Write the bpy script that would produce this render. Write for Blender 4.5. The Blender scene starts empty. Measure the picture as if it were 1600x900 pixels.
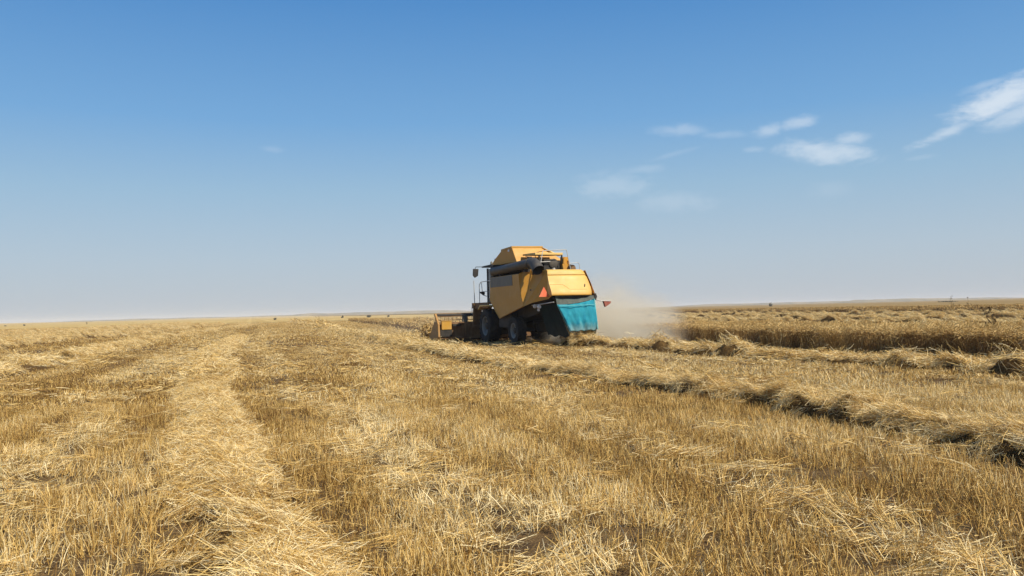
import bpy, math, random
import numpy as np
from mathutils import Vector
from math import radians as R, sin, cos, pi
random.seed(7)
rng = np.random.default_rng(11)
scn = bpy.context.scene
C = scn.collection

# ------------------------------------------------------------ camera
cam_d = bpy.data.cameras.new('camera'); cam = bpy.data.objects.new('camera', cam_d); C.objects.link(cam)
cam_d.sensor_width = 36.0; cam_d.lens = 36.0 * 1256 / 1600
cam_d.clip_start = 0.05; cam_d.clip_end = 20000
PITCH, ROLL, EYE = R(1.62), R(1.4), 1.5
cam.rotation_mode = 'XYZ'
from mathutils import Matrix
cam.matrix_world = Matrix.Translation((0, 0, EYE)) @ Matrix.Rotation(R(90) + PITCH, 4, 'X') @ Matrix.Rotation(-ROLL, 4, 'Z')
scn.camera = cam

# ------------------------------------------------------------ sky, sun, exposure
SUN_EL = R(47); SUN_DIR = Vector((0.70, -0.71, 0)).normalized()
SUN = Vector((SUN_DIR.x * cos(SUN_EL), SUN_DIR.y * cos(SUN_EL), sin(SUN_EL)))
world = bpy.data.worlds.new('World'); scn.world = world; world.use_nodes = True
wn = world.node_tree; wn.nodes.clear()

class NT:
    """tiny node helper"""
    def __init__(s, nt): s.nt = nt
    def n(s, typ, **k):
        nd = s.nt.nodes.new(typ)
        for a, b in k.items(): setattr(nd, a, b)
        return nd
    def put(s, sock, v):
        if isinstance(v, bpy.types.NodeSocket): s.nt.links.new(v, sock)
        elif v is not None: sock.default_value = v
    def m(s, op, a, b=None, c=None, clamp=False):
        nd = s.n('ShaderNodeMath', operation=op, use_clamp=clamp)
        s.put(nd.inputs[0], a)
        if b is not None: s.put(nd.inputs[1], b)
        if c is not None: s.put(nd.inputs[2], c)
        return nd.outputs[0]
    def vm(s, op, a, b=None):
        nd = s.n('ShaderNodeVectorMath', operation=op); s.put(nd.inputs[0], a)
        if b is not None: s.put(nd.inputs[1], b)
        return nd.outputs['Value'] if op in ('LENGTH', 'DOT_PRODUCT') else nd.outputs[0]
    def noise(s, vec, scale, detail=3, rough=0.5, dist=0.0):
        nd = s.n('ShaderNodeTexNoise'); s.put(nd.inputs['Vector'], vec)
        nd.inputs['Scale'].default_value = scale; nd.inputs['Detail'].default_value = detail
        nd.inputs['Roughness'].default_value = rough; nd.inputs['Distortion'].default_value = dist
        return nd.outputs['Fac']
    def ramp(s, fac, stops):
        nd = s.n('ShaderNodeValToRGB'); s.put(nd.inputs[0], fac); el = nd.color_ramp.elements
        while len(el) > 1: el.remove(el[-1])
        el[0].position = stops[0][0]; el[0].color = tuple(stops[0][1]) + (1,)
        for p, c in stops[1:]:
            e = el.new(p); e.color = tuple(c) + (1,)
        return nd.outputs[0]
    def mix(s, fac, a, b, blend='MIX'):
        nd = s.n('ShaderNodeMix', data_type='RGBA', blend_type=blend)
        s.put(nd.inputs[0], fac)
        s.put(nd.inputs[6], a if not isinstance(a, tuple) else tuple(a) + (1,))
        s.put(nd.inputs[7], b if not isinstance(b, tuple) else tuple(b) + (1,))
        return nd.outputs[2]
    def mr(s, v, a, b, c=0.0, d=1.0, smooth=False):
        nd = s.n('ShaderNodeMapRange', clamp=True)
        if smooth: nd.interpolation_type = 'SMOOTHSTEP'
        s.put(nd.inputs[0], v)
        for i, x in enumerate((a, b, c, d)): nd.inputs[i + 1].default_value = x
        return nd.outputs[0]
    def link(s, a, b): s.nt.links.new(a, b)

w = NT(wn)
sky = w.n('ShaderNodeTexSky', sky_type='NISHITA', sun_disc=False)
sky.sun_elevation = SUN_EL; sky.sun_rotation = math.atan2(SUN_DIR.x, SUN_DIR.y)
sky.altitude = 100; sky.air_density = 1.0; sky.dust_density = 2.5; sky.ozone_density = 1.5
geo = w.n('ShaderNodeTexCoord').outputs['Generated']
sep = w.n('ShaderNodeSeparateXYZ'); w.put(sep.inputs[0], geo)
az = w.m('ARCTAN2', sep.outputs[0], sep.outputs[1]); el = w.m('ARCSINE', sep.outputs[2])
# the pale dusty air low over the plain and the deeper blue above it (same all round)
elev = w.mr(el, 0.0, 0.55)
tone = w.ramp(elev, [(0.0, (0.505, 0.55, 0.595)), (0.12, (0.425, 0.53, 0.63)), (0.27, (0.30, 0.475, 0.645)), (0.42, (0.165, 0.375, 0.66)), (0.67, (0.075, 0.255, 0.57)), (1.0, (0.05, 0.19, 0.49))])
skyc = w.mix(0.88, w.vm('SCALE', sky.outputs[0]), tone)
wn.nodes[-1].name = 'sky_mix'
SKY_STRENGTH = 0.10
sc_node = [n for n in wn.nodes if n.type == 'VECT_MATH'][-1]; sc_node.inputs['Scale'].default_value = SKY_STRENGTH
# clouds: (azimuth deg, elevation deg, half width deg, half height deg, tilt deg, opacity)
CL = [(31.9, 12.1, 2.9, 1.05, 21, .88), (32.8, 11.1, 2.4, .6, 15, .55), (28.9, 10.45, 2.1, .36, 18, .55), (30.0, 11.2, 1.2, .24, 5, .45), (31.2, 13.0, 1.6, .28, 12, .3), (27.2, 9.05, .9, .16, 4, .12),
      (12.2, 12.2, 1.9, .42, -2, .30), (15.0, 11.65, 1.4, .26, -4, .18), (18.1, 11.7, 1.0, .42, 8, .42), (20.0, 11.95, 1.4, .42, 8, .45),
      (23.2, 10.65, 1.2, .40, 2, .46), (21.6, 9.95, 2.8, .75, -9, .62), (17.1, 10.5, .7, .22, 0, .22), (11.7, 10.6, 1.7, .2, 12, .13),
      (9.5, 9.65, 1.6, .3, 3, .17), (7.2, 8.6, 2.5, .9, 0, .26), (11.6, 7.3, 2.7, .7, -4, .20), (21.7, 7.5, 1.5, .6, 0, .10), (-16.5, 11.35, .8, .22, -4, .13)]
v2 = w.n('ShaderNodeCombineXYZ'); w.put(v2.inputs[0], az); w.put(v2.inputs[1], w.m('MULTIPLY', el, 2.2))
n1 = w.noise(v2.outputs[0], 26, 6, 0.62, .4); n2 = w.noise(v2.outputs[0], 95, 4, 0.6)
wob = w.m('ADD', w.m('MULTIPLY', w.m('SUBTRACT', n1, .5), 1.9), w.m('MULTIPLY', w.m('SUBTRACT', n2, .5), 0.6))
acc = None
for (a0, e0, ra, re, ti, op) in CL:
    da = w.m('SUBTRACT', az, R(a0)); de = w.m('SUBTRACT', el, R(e0)); c_, s_ = cos(R(ti)), sin(R(ti))
    uu = w.m('DIVIDE', w.m('ADD', w.m('MULTIPLY', da, c_), w.m('MULTIPLY', de, s_)), R(ra))
    vv = w.m('DIVIDE', w.m('SUBTRACT', w.m('MULTIPLY', de, c_), w.m('MULTIPLY', da, s_)), R(re))
    d = w.m('SQRT', w.m('ADD', w.m('MULTIPLY', uu, uu), w.m('MULTIPLY', vv, vv)))
    f = w.mr(w.m('ADD', d, wob), 1.4, 0.1, 0, op * .9, smooth=True)
    acc = f if acc is None else w.m('MAXIMUM', acc, f)
skyc = w.mix(acc, skyc, (0.70, 0.77, 0.84))
bg = w.n('ShaderNodeBackground'); w.put(bg.inputs[0], skyc); bg.inputs[1].default_value = 0.88     # picture exposed +0.3 stop
wo = w.n('ShaderNodeOutputWorld'); w.link(bg.outputs[0], wo.inputs[0])

sd = bpy.data.lights.new('sun', 'SUN'); sd.energy = 5.0; sd.angle = R(0.53); sd.color = (1.0, 0.915, 0.765)
so = bpy.data.objects.new('sun', sd); C.objects.link(so); so.rotation_euler = (-SUN).to_track_quat('-Z', 'Y').to_euler(); so.location = (0, 0, 60)
scn.view_settings.view_transform = 'Standard'; scn.view_settings.look = 'None'; scn.view_settings.exposure = 0.3; scn.view_settings.gamma = 1.0
scn.render.engine = 'CYCLES'
cy = scn.cycles; cy.max_bounces = 6; cy.diffuse_bounces = 3; cy.glossy_bounces = 2; cy.transmission_bounces = 4; cy.volume_bounces = 2; cy.transparent_max_bounces = 6
cy.volume_step_rate = 2.0; cy.volume_max_steps = 64; cy.use_denoising = True

# ------------------------------------------------------------ tags
def tag(o, label=None, cat=None, group=None, kind=None):
    if label: o['label'] = label
    if cat: o['category'] = cat
    if group: o['group'] = group
    if kind: o['kind'] = kind
    return o
def empty(name, loc=(0, 0, 0), rz=0.0, parent=None):
    o = bpy.data.objects.new(name, None); C.objects.link(o); o.location = loc; o.rotation_euler = (0, 0, rz); o.parent = parent
    o.empty_display_size = .3
    return o

# ------------------------------------------------------------ field frame: s along the rows, t across them (to the right)
A = R(18.0)
ES = np.array([-sin(A), cos(A)]); ET = np.array([cos(A), sin(A)])
def st2xy(s, t): return s * ES[0] + t * ET[0], s * ES[1] + t * ET[1]
def xy2st(x, y): return x * ES[0] + y * ES[1], x * ET[0] + y * ET[1]
def vnoise(x, y, seed=0):
    """smooth value noise 0..1 (numpy)"""
    xi = np.floor(x).astype(np.int64); yi = np.floor(y).astype(np.int64); fx = x - xi; fy = y - yi
    fx = fx * fx * (3 - 2 * fx); fy = fy * fy * (3 - 2 * fy)
    def h(i, j):
        n = (i * 374761393 + j * 668265263 + seed * 974711) & 0xffffffff
        n = ((n ^ (n >> 13)) * 1274126177) & 0xffffffff
        return ((n ^ (n >> 16)) & 0xffff) / 65535.0
    return (h(xi, yi) * (1 - fx) + h(xi + 1, yi) * fx) * (1 - fy) + (h(xi, yi + 1) * (1 - fx) + h(xi + 1, yi + 1) * fx) * fy
def fbm(x, y, sc, seed=0, o=3):
    x = np.asarray(x, float) * sc; y = np.asarray(y, float) * sc; a = 1; tot = 0; r = 0
    for k in range(o):
        r = r + a * vnoise(x, y, seed + k * 17); tot += a; a *= .5; x = x * 2.03; y = y * 2.03
    return r / tot
def gz(x, y):
    x = np.asarray(x, float); y = np.asarray(y, float)
    near = np.clip((70 - y) / 40, 0, 1)
    z = (fbm(x, y, .9, 3) - .5) * .07 * near + (fbm(x, y, .12, 5) - .5) * .06
    d = np.hypot(x, y)
    z = z + np.clip((d - 500) / 1200, 0, 1) * (fbm(x, y, .004, 8, 2) - .5) * 5
    flat = np.clip((np.hypot(x - 1.2, y - 35.5) - 5.5) / 3, 0, 1)      # level where the machine stands
    return z * flat

# ------------------------------------------------------------ materials
def new_mat(name):
    m = bpy.data.materials.new(name); m.use_nodes = True; m.node_tree.nodes.clear()
    k = NT(m.node_tree); out = k.n('ShaderNodeOutputMaterial')
    return m, k, out
def bsdf(k, col, rough=.6, metal=0.0, spec=.4, bump=None, coat=0.0):
    b = k.n('ShaderNodeBsdfPrincipled')
    k.put(b.inputs['Base Color'], tuple(col) + (1,) if isinstance(col, tuple) else col)
    k.put(b.inputs['Roughness'], rough); b.inputs['Metallic'].default_value = metal; b.inputs['Specular IOR Level'].default_value = spec
    b.inputs['Coat Weight'].default_value = coat
    if bump is not None:
        bn = k.n('ShaderNodeBump'); bn.inputs['Strength'].default_value = bump[1]; bn.inputs['Distance'].default_value = bump[2]; k.put(bn.inputs['Height'], bump[0])
        k.link(bn.outputs[0], b.inputs['Normal'])
    return b.outputs[0]

STRAW = [(0.0, (0.13, 0.060, 0.012)), (0.25, (0.34, 0.188, 0.042)), (0.5, (0.60, 0.378, 0.106)), (0.75, (0.77, 0.54, 0.185)), (1.0, (0.86, 0.71, 0.40))]
WHEAT = [(0.0, (0.12, 0.060, 0.016)), (0.25, (0.28, 0.160, 0.045)), (0.5, (0.50, 0.32, 0.105)), (0.75, (0.66, 0.455, 0.17)), (1.0, (0.76, 0.59, 0.28))]
def straw_mat(name, bias=0.0, trans=.20, ramp=STRAW):
    m, k, out = new_mat(name)
    a = k.n('ShaderNodeAttribute', attribute_type='INSTANCER', attribute_name='tint').outputs['Fac']
    b = k.n('ShaderNodeAttribute', attribute_type='GEOMETRY', attribute_name='shade').outputs['Fac']
    f = k.m('ADD', k.m('ADD', a, k.m('MULTIPLY', k.m('SUBTRACT', b, .5), .98)), bias, clamp=True)
    col = k.ramp(f, ramp)
    s1 = bsdf(k, col, .55, spec=.35)
    tr = k.n('ShaderNodeBsdfTranslucent'); k.put(tr.inputs[0], col)
    mx = k.n('ShaderNodeMixShader'); mx.inputs[0].default_value = trans
    k.link(s1, mx.inputs[1]); k.link(tr.outputs[0], mx.inputs[2]); k.link(mx.outputs[0], out.inputs[0])
    return m
M_straw = straw_mat('straw')
M_wheat = straw_mat('ripe_wheat', 0, .2, WHEAT)

def field_mat():
    m, k, out = new_mat('field_soil_and_stubble')
    g = k.n('ShaderNodeNewGeometry').outputs['Position']
    mp = k.n('ShaderNodeMapping', vector_type='POINT'); k.put(mp.inputs[0], g); mp.inputs['Rotation'].default_value = (0, 0, -A)
    v = mp.outputs[0]                                  # x = t, y = s
    sp = k.n('ShaderNodeSeparateXYZ'); k.put(sp.inputs[0], v)
    dist = k.vm('LENGTH', g)
    fine = k.noise(g, 55, 4, .7); mid = k.noise(g, 3.2, 4, .6)
    st = k.n('ShaderNodeMapping'); k.put(st.inputs[0], v); st.inputs['Scale'].default_value = (1, .12, 1)
    streak = k.noise(st.outputs[0], .35, 5, .62)
    big = k.noise(g, .02, 3, .5)
    soil = k.ramp(k.m('ADD', k.m('MULTIPLY', fine, .75), k.m('MULTIPLY', mid, .3)), [(.3, (.035, .022, .011)), (.52, (.09, .055, .025)), (.66, (.26, .165, .065)), (.82, (.46, .31, .12))])
    # the far field: closed stubble seen edge on, with the drawn-out swaths every seven metres
    band = k.m('PINGPONG', k.m('ADD', sp.outputs[0], k.m('MULTIPLY', streak, 1.6)), 3.5)
    bw = k.mr(band, .35, 1.3, 1, 0, smooth=True)
    t0 = k.m('ADD', k.m('ADD', k.m('MULTIPLY', streak, .55), k.m('MULTIPLY', big, .45)), k.m('MULTIPLY', bw, .10))
    far = k.ramp(t0, [(.25, (.27, .175, .055)), (.5, (.44, .30, .10)), (.75, (.60, .44, .17))])
    fz = k.mr(dist, 90, 260, 0, 1)
    col = k.mix(fz, soil, far)
    k.link(bsdf(k, col, .9, spec=.1, bump=(k.m('ADD', fine, mid), .6, .03)), out.inputs[0])
    return m
M_field = field_mat()

def paint(name, col, dust=.35, rough=.42, sc=1.0):
    m, k, out = new_mat(name)
    tc = k.n('ShaderNodeTexCoord').outputs['Object']
    n = k.noise(tc, 2.4 * sc, 5, .62); f = k.noise(tc, 22 * sc, 4, .65)
    st = k.n('ShaderNodeMapping'); k.put(st.inputs[0], tc); st.inputs['Scale'].default_value = (1, 1, .18)
    run = k.noise(st.outputs[0], 9 * sc, 4, .6)
    d = k.m('MULTIPLY', k.mr(k.m('ADD', k.m('MULTIPLY', n, .6), k.m('MULTIPLY', run, .4)), .38, .68), dust)
    base = k.mix(k.mr(f, .35, .75, 0, .12), col, tuple(c * .55 for c in col))
    c2 = k.mix(d, base, (.50, .38, .22))
    k.link(bsdf(k, c2, k.mr(n, .3, .7, rough, rough + .25), spec=.4, bump=(n, .05, .02)), out.inputs[0])
    return m
M_yel = paint('yellow_paint', (.50, .232, .016), .2)  # darker than the hood's, to deepen the shade on the side panels
M_hood = paint('sunlit_yellow_paint', (.63, .38, .082), .34)  # paler copy for the hood: sunlight put into the colour, plus rear dust
M_cream = paint('pale_yellow_paint', (.66, .43, .12), .3)
M_gold = paint('dark_yellow_trim', (.50, .26, .03), .25)
M_panelgrey = paint('grey_panel', (.075, .078, .070), .25)
M_dark = paint('black_steel', (.014, .013, .012), .06, .55)
M_rust = paint('rusty_brown_steel', (.15, .068, .022), .3, .7)
M_aug = paint('dark_grey_auger_paint', (.034, .033, .032), .12, .45)
M_grey = paint('light_grey_steel', (.42, .42, .40), .3, .45)
M_rim = paint('grey_rim_paint', (.19, .195, .185), .3, .6)
M_rub = paint('tyre_rubber', (.014, .0135, .013), .07, .85)
M_hdr = paint('yellow_header_paint', (.36, .18, .04), .4, .6)
M_red = paint('orange_red_reflector', (.72, .13, .05), .3, .5)
M_lampred = paint('dull_red_lamp', (.25, .05, .04), .3, .3)
M_white = paint('white_lamp_cap', (.75, .74, .70), .2, .4)
def glass_mat():
    m, k, out = new_mat('cab_glass')
    gl = k.n('ShaderNodeBsdfGlossy'); gl.inputs['Roughness'].default_value = .03
    tr = k.n('ShaderNodeBsdfTransparent'); tr.inputs[0].default_value = (.72, .80, .78, 1)
    fr = k.n('ShaderNodeFresnel'); fr.inputs[0].default_value = 1.45
    mx = k.n('ShaderNodeMixShader'); k.link(fr.outputs[0], mx.inputs[0]); k.link(tr.outputs[0], mx.inputs[1]); k.link(gl.outputs[0], mx.inputs[2]); k.link(mx.outputs[0], out.inputs[0])
    return m
M_glass = glass_mat()
def cloth_mat(name, col, dark, dirt=.42):
    m, k, out = new_mat(name)
    tc = k.n('ShaderNodeTexCoord').outputs['Object']
    st = k.n('ShaderNodeMapping'); k.put(st.inputs[0], tc); st.inputs['Scale'].default_value = (1.4, 1, .5)
    n = k.noise(st.outputs[0], 3.4, 5, .65, .5); f = k.noise(tc, 60, 2, .5)
    c = k.mix(k.mr(n, .32, .7), col, dark)
    sp = k.n('ShaderNodeSeparateXYZ'); k.put(sp.inputs[0], tc)
    c = k.mix(k.m('MULTIPLY', k.mr(k.m('ADD', sp.outputs[2], k.m('MULTIPLY', n, .5)), 1.25, .75), dirt), c, (.55, .46, .32))
    s1 = bsdf(k, c, .8, spec=.2, bump=(k.m('ADD', n, k.m('MULTIPLY', f, .2)), .5, .04))
    tr = k.n('ShaderNodeBsdfTranslucent'); k.put(tr.inputs[0], c); mx = k.n('ShaderNodeMixShader'); mx.inputs[0].default_value = .15
    k.link(s1, mx.inputs[1]); k.link(tr.outputs[0], mx.inputs[2]); k.link(mx.outputs[0], out.inputs[0])
    return m
M_teal = cloth_mat('teal_tarpaulin', (.033, .325, .40), (.013, .21, .31), .45)
M_tealhem = cloth_mat('pale_teal_hem', (.22, .58, .58), (.12, .45, .48))
M_sidecloth = cloth_mat('shaded_teal_tarpaulin', (.010, .026, .026), (.006, .014, .015), .05)  # shaded copy of the teal cloth, darkened in the colour
M_greycloth = cloth_mat('grey_rubber_sheet', (.13, .15, .13), (.08, .09, .08))

# ------------------------------------------------------------ mesh builder; coordinates (u forward, v left, z up) of the combine -> local (-v, u, z)
class MB:
    def __init__(s): s.v = []; s.f = []
    def add(s, vs, fs):
        b = len(s.v); s.v += [tuple(p) for p in vs]; s.f += [tuple(i + b for i in f) for f in fs]; return s
    def box(s, lo, hi):
        (a, b, c), (d, e, f) = lo, hi
        return s.add([(a, b, c), (d, b, c), (d, e, c), (a, e, c), (a, b, f), (d, b, f), (d, e, f), (a, e, f)],
                     [(0, 3, 2, 1), (4, 5, 6, 7), (0, 1, 5, 4), (1, 2, 6, 5), (2, 3, 7, 6), (3, 0, 4, 7)])
    def prism(s, a, b):
        """two matching outlines joined into a solid"""
        n = len(a)
        return s.add(list(a) + list(b), [tuple(range(n - 1, -1, -1)), tuple(range(n, 2 * n))] + [(i, (i + 1) % n, n + (i + 1) % n, n + i) for i in range(n)])
    def plate(s, pts, off):
        return s.prism(pts, [tuple(p[i] + off[i] for i in range(3)) for p in pts])
    def tube(s, path, r, n=8, caps=True):
        path = [Vector(p) for p in path]; rs = r if isinstance(r, (list, tuple)) else [r] * len(path); vs = []; fs = []
        up = None
        for i, p in enumerate(path):
            d = (path[min(i + 1, len(path) - 1)] - path[max(i - 1, 0)]).normalized()
            if up is None: up = Vector((0, 0, 1)) if abs(d.z) < .9 else Vector((1, 0, 0))
            a = d.cross(up).normalized(); b = a.cross(d).normalized(); up = b
            for k in range(n):
                an = 2 * pi * k / n; vs.append(p + (a * cos(an) + b * sin(an)) * rs[i])
        for i in range(len(path) - 1):
            for k in range(n):
                fs.append((i * n + k, i * n + (k + 1) % n, (i + 1) * n + (k + 1) % n, (i + 1) * n + k))
        if caps: fs += [tuple(range(n - 1, -1, -1)), tuple(range((len(path) - 1) * n, len(path) * n))]
        return s.add(vs, fs)
    def lathe(s, prof, n=32, c=(0, 0, 0), axis='v'):
        """profile (offset along the axis, radius) turned round the v axis"""
        vs = []; fs = []
        for (a, r) in prof:
            for k in range(n):
                an = 2 * pi * k / n
                vs.append((c[0] + r * cos(an), c[1] + a, c[2] + r * sin(an)) if axis == 'v' else (c[0] + r * cos(an), c[1] + r * sin(an), c[2] + a) if axis == 'z' else (c[0] + a, c[1] + r * cos(an), c[2] + r * sin(an)))
        m = len(prof)
        for i in range(m - 1):
            for k in range(n): fs.append((i * n + k, i * n + (k + 1) % n, (i + 1) * n + (k + 1) % n, (i + 1) * n + k))
        return s.add(vs, fs)
    def build(s, name, mat, parent=None, smooth=False, bevel=0.0, loc=None, raw=False):
        me = bpy.data.meshes.new(name)
        me.from_pydata([(p[0], p[1], p[2]) if raw else (-p[1], p[0], p[2]) for p in s.v], [], s.f); me.update()
        import bmesh
        bm = bmesh.new(); bm.from_mesh(me); bmesh.ops.recalc_face_normals(bm, faces=bm.faces); bm.to_mesh(me); bm.free()
        me.materials.append(mat)
        if smooth:
            me.polygons.foreach_set('use_smooth', [True] * len(me.polygons)); me.set_sharp_from_angle(angle=R(38))
        o = bpy.data.objects.new(name, me); C.objects.link(o); o.parent = parent
        if loc: o.location = loc
        if bevel:
            b = o.modifiers.new('bevel', 'BEVEL'); b.width = bevel; b.segments = 2; b.limit_method = 'ANGLE'; b.angle_limit = R(40)
        return o

# ------------------------------------------------------------ ground sheet
def axis_pts(lo, hi, near_lo, near_hi, step, g):
    p = list(np.arange(near_lo, near_hi + 1e-6, step)); d = step
    while p[-1] < hi: d *= g; p.append(p[-1] + d)
    d = step
    while p[0] > lo: d *= g; p.insert(0, p[0] - d)
    return np.array(p)
xs = axis_pts(-4300, 4300, -26, 26, .5, 1.12); ys = axis_pts(-2500, 4300, -4, 62, .5, 1.12)
X, Y = np.meshgrid(xs, ys); Zg = gz(X, Y)
nx, ny = len(xs), len(ys)
vv = np.stack([X.ravel(), Y.ravel(), Zg.ravel()], 1)
ff = [(j * nx + i, j * nx + i + 1, (j + 1) * nx + i + 1, (j + 1) * nx + i) for j in range(ny - 1) for i in range(nx - 1)]
me = bpy.data.meshes.new('ground'); me.from_pydata(vv.tolist(), [], ff); me.materials.append(M_field)
me.polygons.foreach_set('use_smooth', [True] * len(me.polygons))
ground = bpy.data.objects.new('ground', me); C.objects.link(ground); tag(ground, 'harvested grain field of dry stubble reaching the flat horizon', kind='structure')

# far low ridges on the horizon
def ridge(x0, x1, y, h, seed, n=90):
    mb = MB(); vs = []; xs_ = np.linspace(x0, x1, n)
    for i, x in enumerate(xs_):
        e = min(1, i / 14, (n - 1 - i) / 14); hh = h * e * (.55 + .6 * float(fbm(x, y, .012, seed, 4)))
        yy = y + 30 * float(fbm(x, 0, .004, seed + 3))
        vs += [(x, yy - 60, -4), (x, yy, hh), (x, yy + 90, -4)]
    fs = []
    for i in range(n - 1):
        a = i * 3; fs += [(a, a + 3, a + 4, a + 1), (a + 1, a + 4, a + 5, a + 2)]
    return mb.add(vs, fs)
m, k, out = new_mat('distant_scrub_land'); g = k.n('ShaderNodeNewGeometry').outputs['Position']
k.link(bsdf(k, k.ramp(k.noise(g, .03, 4, .6), [(.35, (.12, .11, .06)), (.6, (.27, .21, .11))]), .95, spec=.1), out.inputs[0]); M_ridge = m
for i, (x0, x1, y, h) in enumerate([(-700, -60, 2300, 9.0), (-1500, -500, 2500, 5.0), (350, 1500, 2200, 7.0), (760, 1100, 1900, 8.0)]):
    o = ridge(x0, x1, y, h, 20 + i).build('hill', M_ridge, smooth=True, raw=True)
    tag(o, 'low grey-brown rise lying along the distant horizon', kind='structure')

# ------------------------------------------------------------ instanced straw
lib = {}
def lib_mesh(cname, builder, count, mat):
    col = bpy.data.collections.new(cname)
    for i in range(count):
        V, F, sh = builder(np.random.default_rng(100 + i + len(lib) * 31))
        me = bpy.data.meshes.new('%s_%d' % (cname, i)); me.from_pydata(V.tolist(), [], F)
        at = me.attributes.new('shade', 'FLOAT', 'POINT'); at.data.foreach_set('value', sh.astype(np.float32))
        me.materials.append(mat); me.polygons.foreach_set('use_smooth', [False] * len(me.polygons))
        col.objects.link(bpy.data.objects.new('straw_piece_%s_%d' % (cname, i), me))
    lib[cname] = (col, count); return col
def ribbons(base, dirs, length, width, bend, rg, segs=2, ears=None, shade=None):
    """each straw: a ribbon of segs quads, folded along its run (bend = sideways offset vector at the tip)"""
    n = len(base); side = np.cross(dirs, rg.normal(size=(n, 3))); side /= np.linalg.norm(side, axis=1)[:, None] + 1e-9
    V = []; F = []; k = segs + 1
    Vv = np.zeros((n, k, 2, 3))
    for j in range(k):
        f = j / segs
        c = base + dirs * (length * f)[:, None] + bend * (f * f)
        wj = width * (1 if j < segs else .6)
        Vv[:, j, 0] = c - side * (wj * .5)[:, None]; Vv[:, j, 1] = c + side * (wj * .5)[:, None]
    V = Vv.reshape(-1, 3); F = []
    for i in range(n):
        b = i * k * 2
        for j in range(segs): F.append((b + j * 2, b + j * 2 + 1, b + j * 2 + 3, b + j * 2 + 2))
    sh = shade if shade is not None else rg.random(n)
    return V, F, np.repeat(sh, k * 2)
def cat(parts):
    V = []; F = []; S = []; o = 0
    for v, f, s in parts:
        V.append(v); F += [tuple(i + o for i in q) for q in f]; S.append(s); o += len(v)
    return np.concatenate(V), F, np.concatenate(S)
def unit(a): return a / np.linalg.norm(a, axis=1)[:, None]
def tuft(n, rad, h0, h1, w0, lean, litter):
    def b(rg):
        # stems stand in little plants of 3-6 shoots
        npl = max(1, n // 5); pc = rg.uniform(-rad, rad, (npl, 2)); pid = rg.integers(0, npl, n)
        base = np.zeros((n, 3)); base[:, :2] = pc[pid] + rg.normal(0, min(.012, rad * .12), (n, 2)); base[:, 2] = -.02
        pl = rg.normal(0, lean * .7, (npl, 2))[pid] + rg.normal(0, lean, (n, 2))
        d = unit(np.concatenate([pl, np.ones((n, 1))], 1)); L = rg.uniform(h0, h1, n)
        short = rg.random(n) < .15; L[short] *= .6
        bend = rg.normal(0, .018, (n, 3)) * (L / .2)[:, None]; bend[:, 2] = -abs(bend[:, 2])
        P = [ribbons(base, d, L, rg.uniform(.75, 1.3, n) * w0, bend, rg, 2)]
        # dead leaf sheaths curling off the stems
        m_ = int(n * .45); ii = rg.integers(0, n, m_); lb = base[ii] + d[ii] * (L[ii] * rg.uniform(.25, .8, m_))[:, None]
        ld = unit(rg.normal(0, 1, (m_, 3)) * [1, 1, .5] + [0, 0, .35]); LL = rg.uniform(.3, .75, m_) * h0
        P.append(ribbons(lb, ld, LL, np.full(m_, w0 * .8), np.stack([np.zeros(m_), np.zeros(m_), -LL * .55], 1), rg, 2))
        if litter:
            m_ = litter; lb = np.concatenate([rg.uniform(-rad, rad, (m_, 2)), rg.uniform(0, h0 * .35, (m_, 1))], 1)
            ld = unit(rg.normal(0, 1, (m_, 3)) * [1, 1, .18]); LL = rg.uniform(.4, 1.3, m_) * h0
            P.append(ribbons(lb - ld * (LL / 2)[:, None], ld, LL, np.full(m_, w0 * .9), rg.normal(0, .01, (m_, 3)), rg, 1))
        return cat(P)
    return b
def lying(n, rad, l0, l1, w0, thick, tilt, along=0.0):
    def b(rg):
        base = np.concatenate([rg.normal(0, rad * .5, (n, 2)), rg.uniform(0, thick, (n, 1))], 1)
        an = rg.normal(pi / 2, along, n) if along else rg.uniform(0, 2 * pi, n)
        d = unit(np.stack([np.cos(an), np.sin(an), rg.normal(0, tilt, n)], 1)); L = rg.uniform(l0, l1, n)
        bend = rg.normal(0, .16, (n, 3)) * L[:, None]; bend[:, 2] = -abs(bend[:, 2]) * .5
        return ribbons(base - d * (L / 2)[:, None], d, L, rg.uniform(.7, 1.3, n) * w0, bend, rg, 3)
    return b
def wheat(n, rad, h0, h1, w0):
    def b(rg):
        base = np.concatenate([rg.uniform(-rad, rad, (n, 2)), np.full((n, 1), -.03)], 1)
        d = unit(np.concatenate([rg.normal(0, .13, (n, 2)), np.ones((n, 1))], 1)); L = rg.uniform(h0, h1, n)
        bend = rg.normal(0, .07, (n, 3)) * L[:, None]; bend[:, 2] = -abs(bend[:, 2])
        st = ribbons(base, d, L, rg.uniform(.8, 1.2, n) * w0, bend, rg, 2, shade=rg.uniform(0, .4, n))
        tip = base + d * L[:, None] + bend; ed = unit(d + unit(bend + 1e-6) * .9 + rg.normal(0, .3, (n, 3)) + [0, 0, -.25])
        EL = rg.uniform(.07, .11, n) * (h1 / .75)
        e = [ribbons(tip, ed, EL, np.full(n, w0 * 2.6), np.zeros((n, 3)), rg, 1, shade=rg.uniform(.5, 1, n)) for _ in range(2)]
        m_ = n // 2; ii = rg.integers(0, n, m_); lb = base[ii] + d[ii] * (L[ii] * rg.uniform(.15, .8, m_))[:, None]
        ld = unit(rg.normal(0, 1, (m_, 3)) * [1, 1, .6]); LL = rg.uniform(.12, .26, m_)
        lf = ribbons(lb, ld, LL, np.full(m_, w0 * 1.5), np.stack([np.zeros(m_), np.zeros(m_), -LL * .6], 1), rg, 2)
        return cat([st, lf] + e)
    return b
lib_mesh('tuft_near', tuft(44, .15, .09, .175, .0037, .22, 16), 10, M_straw)
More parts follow.
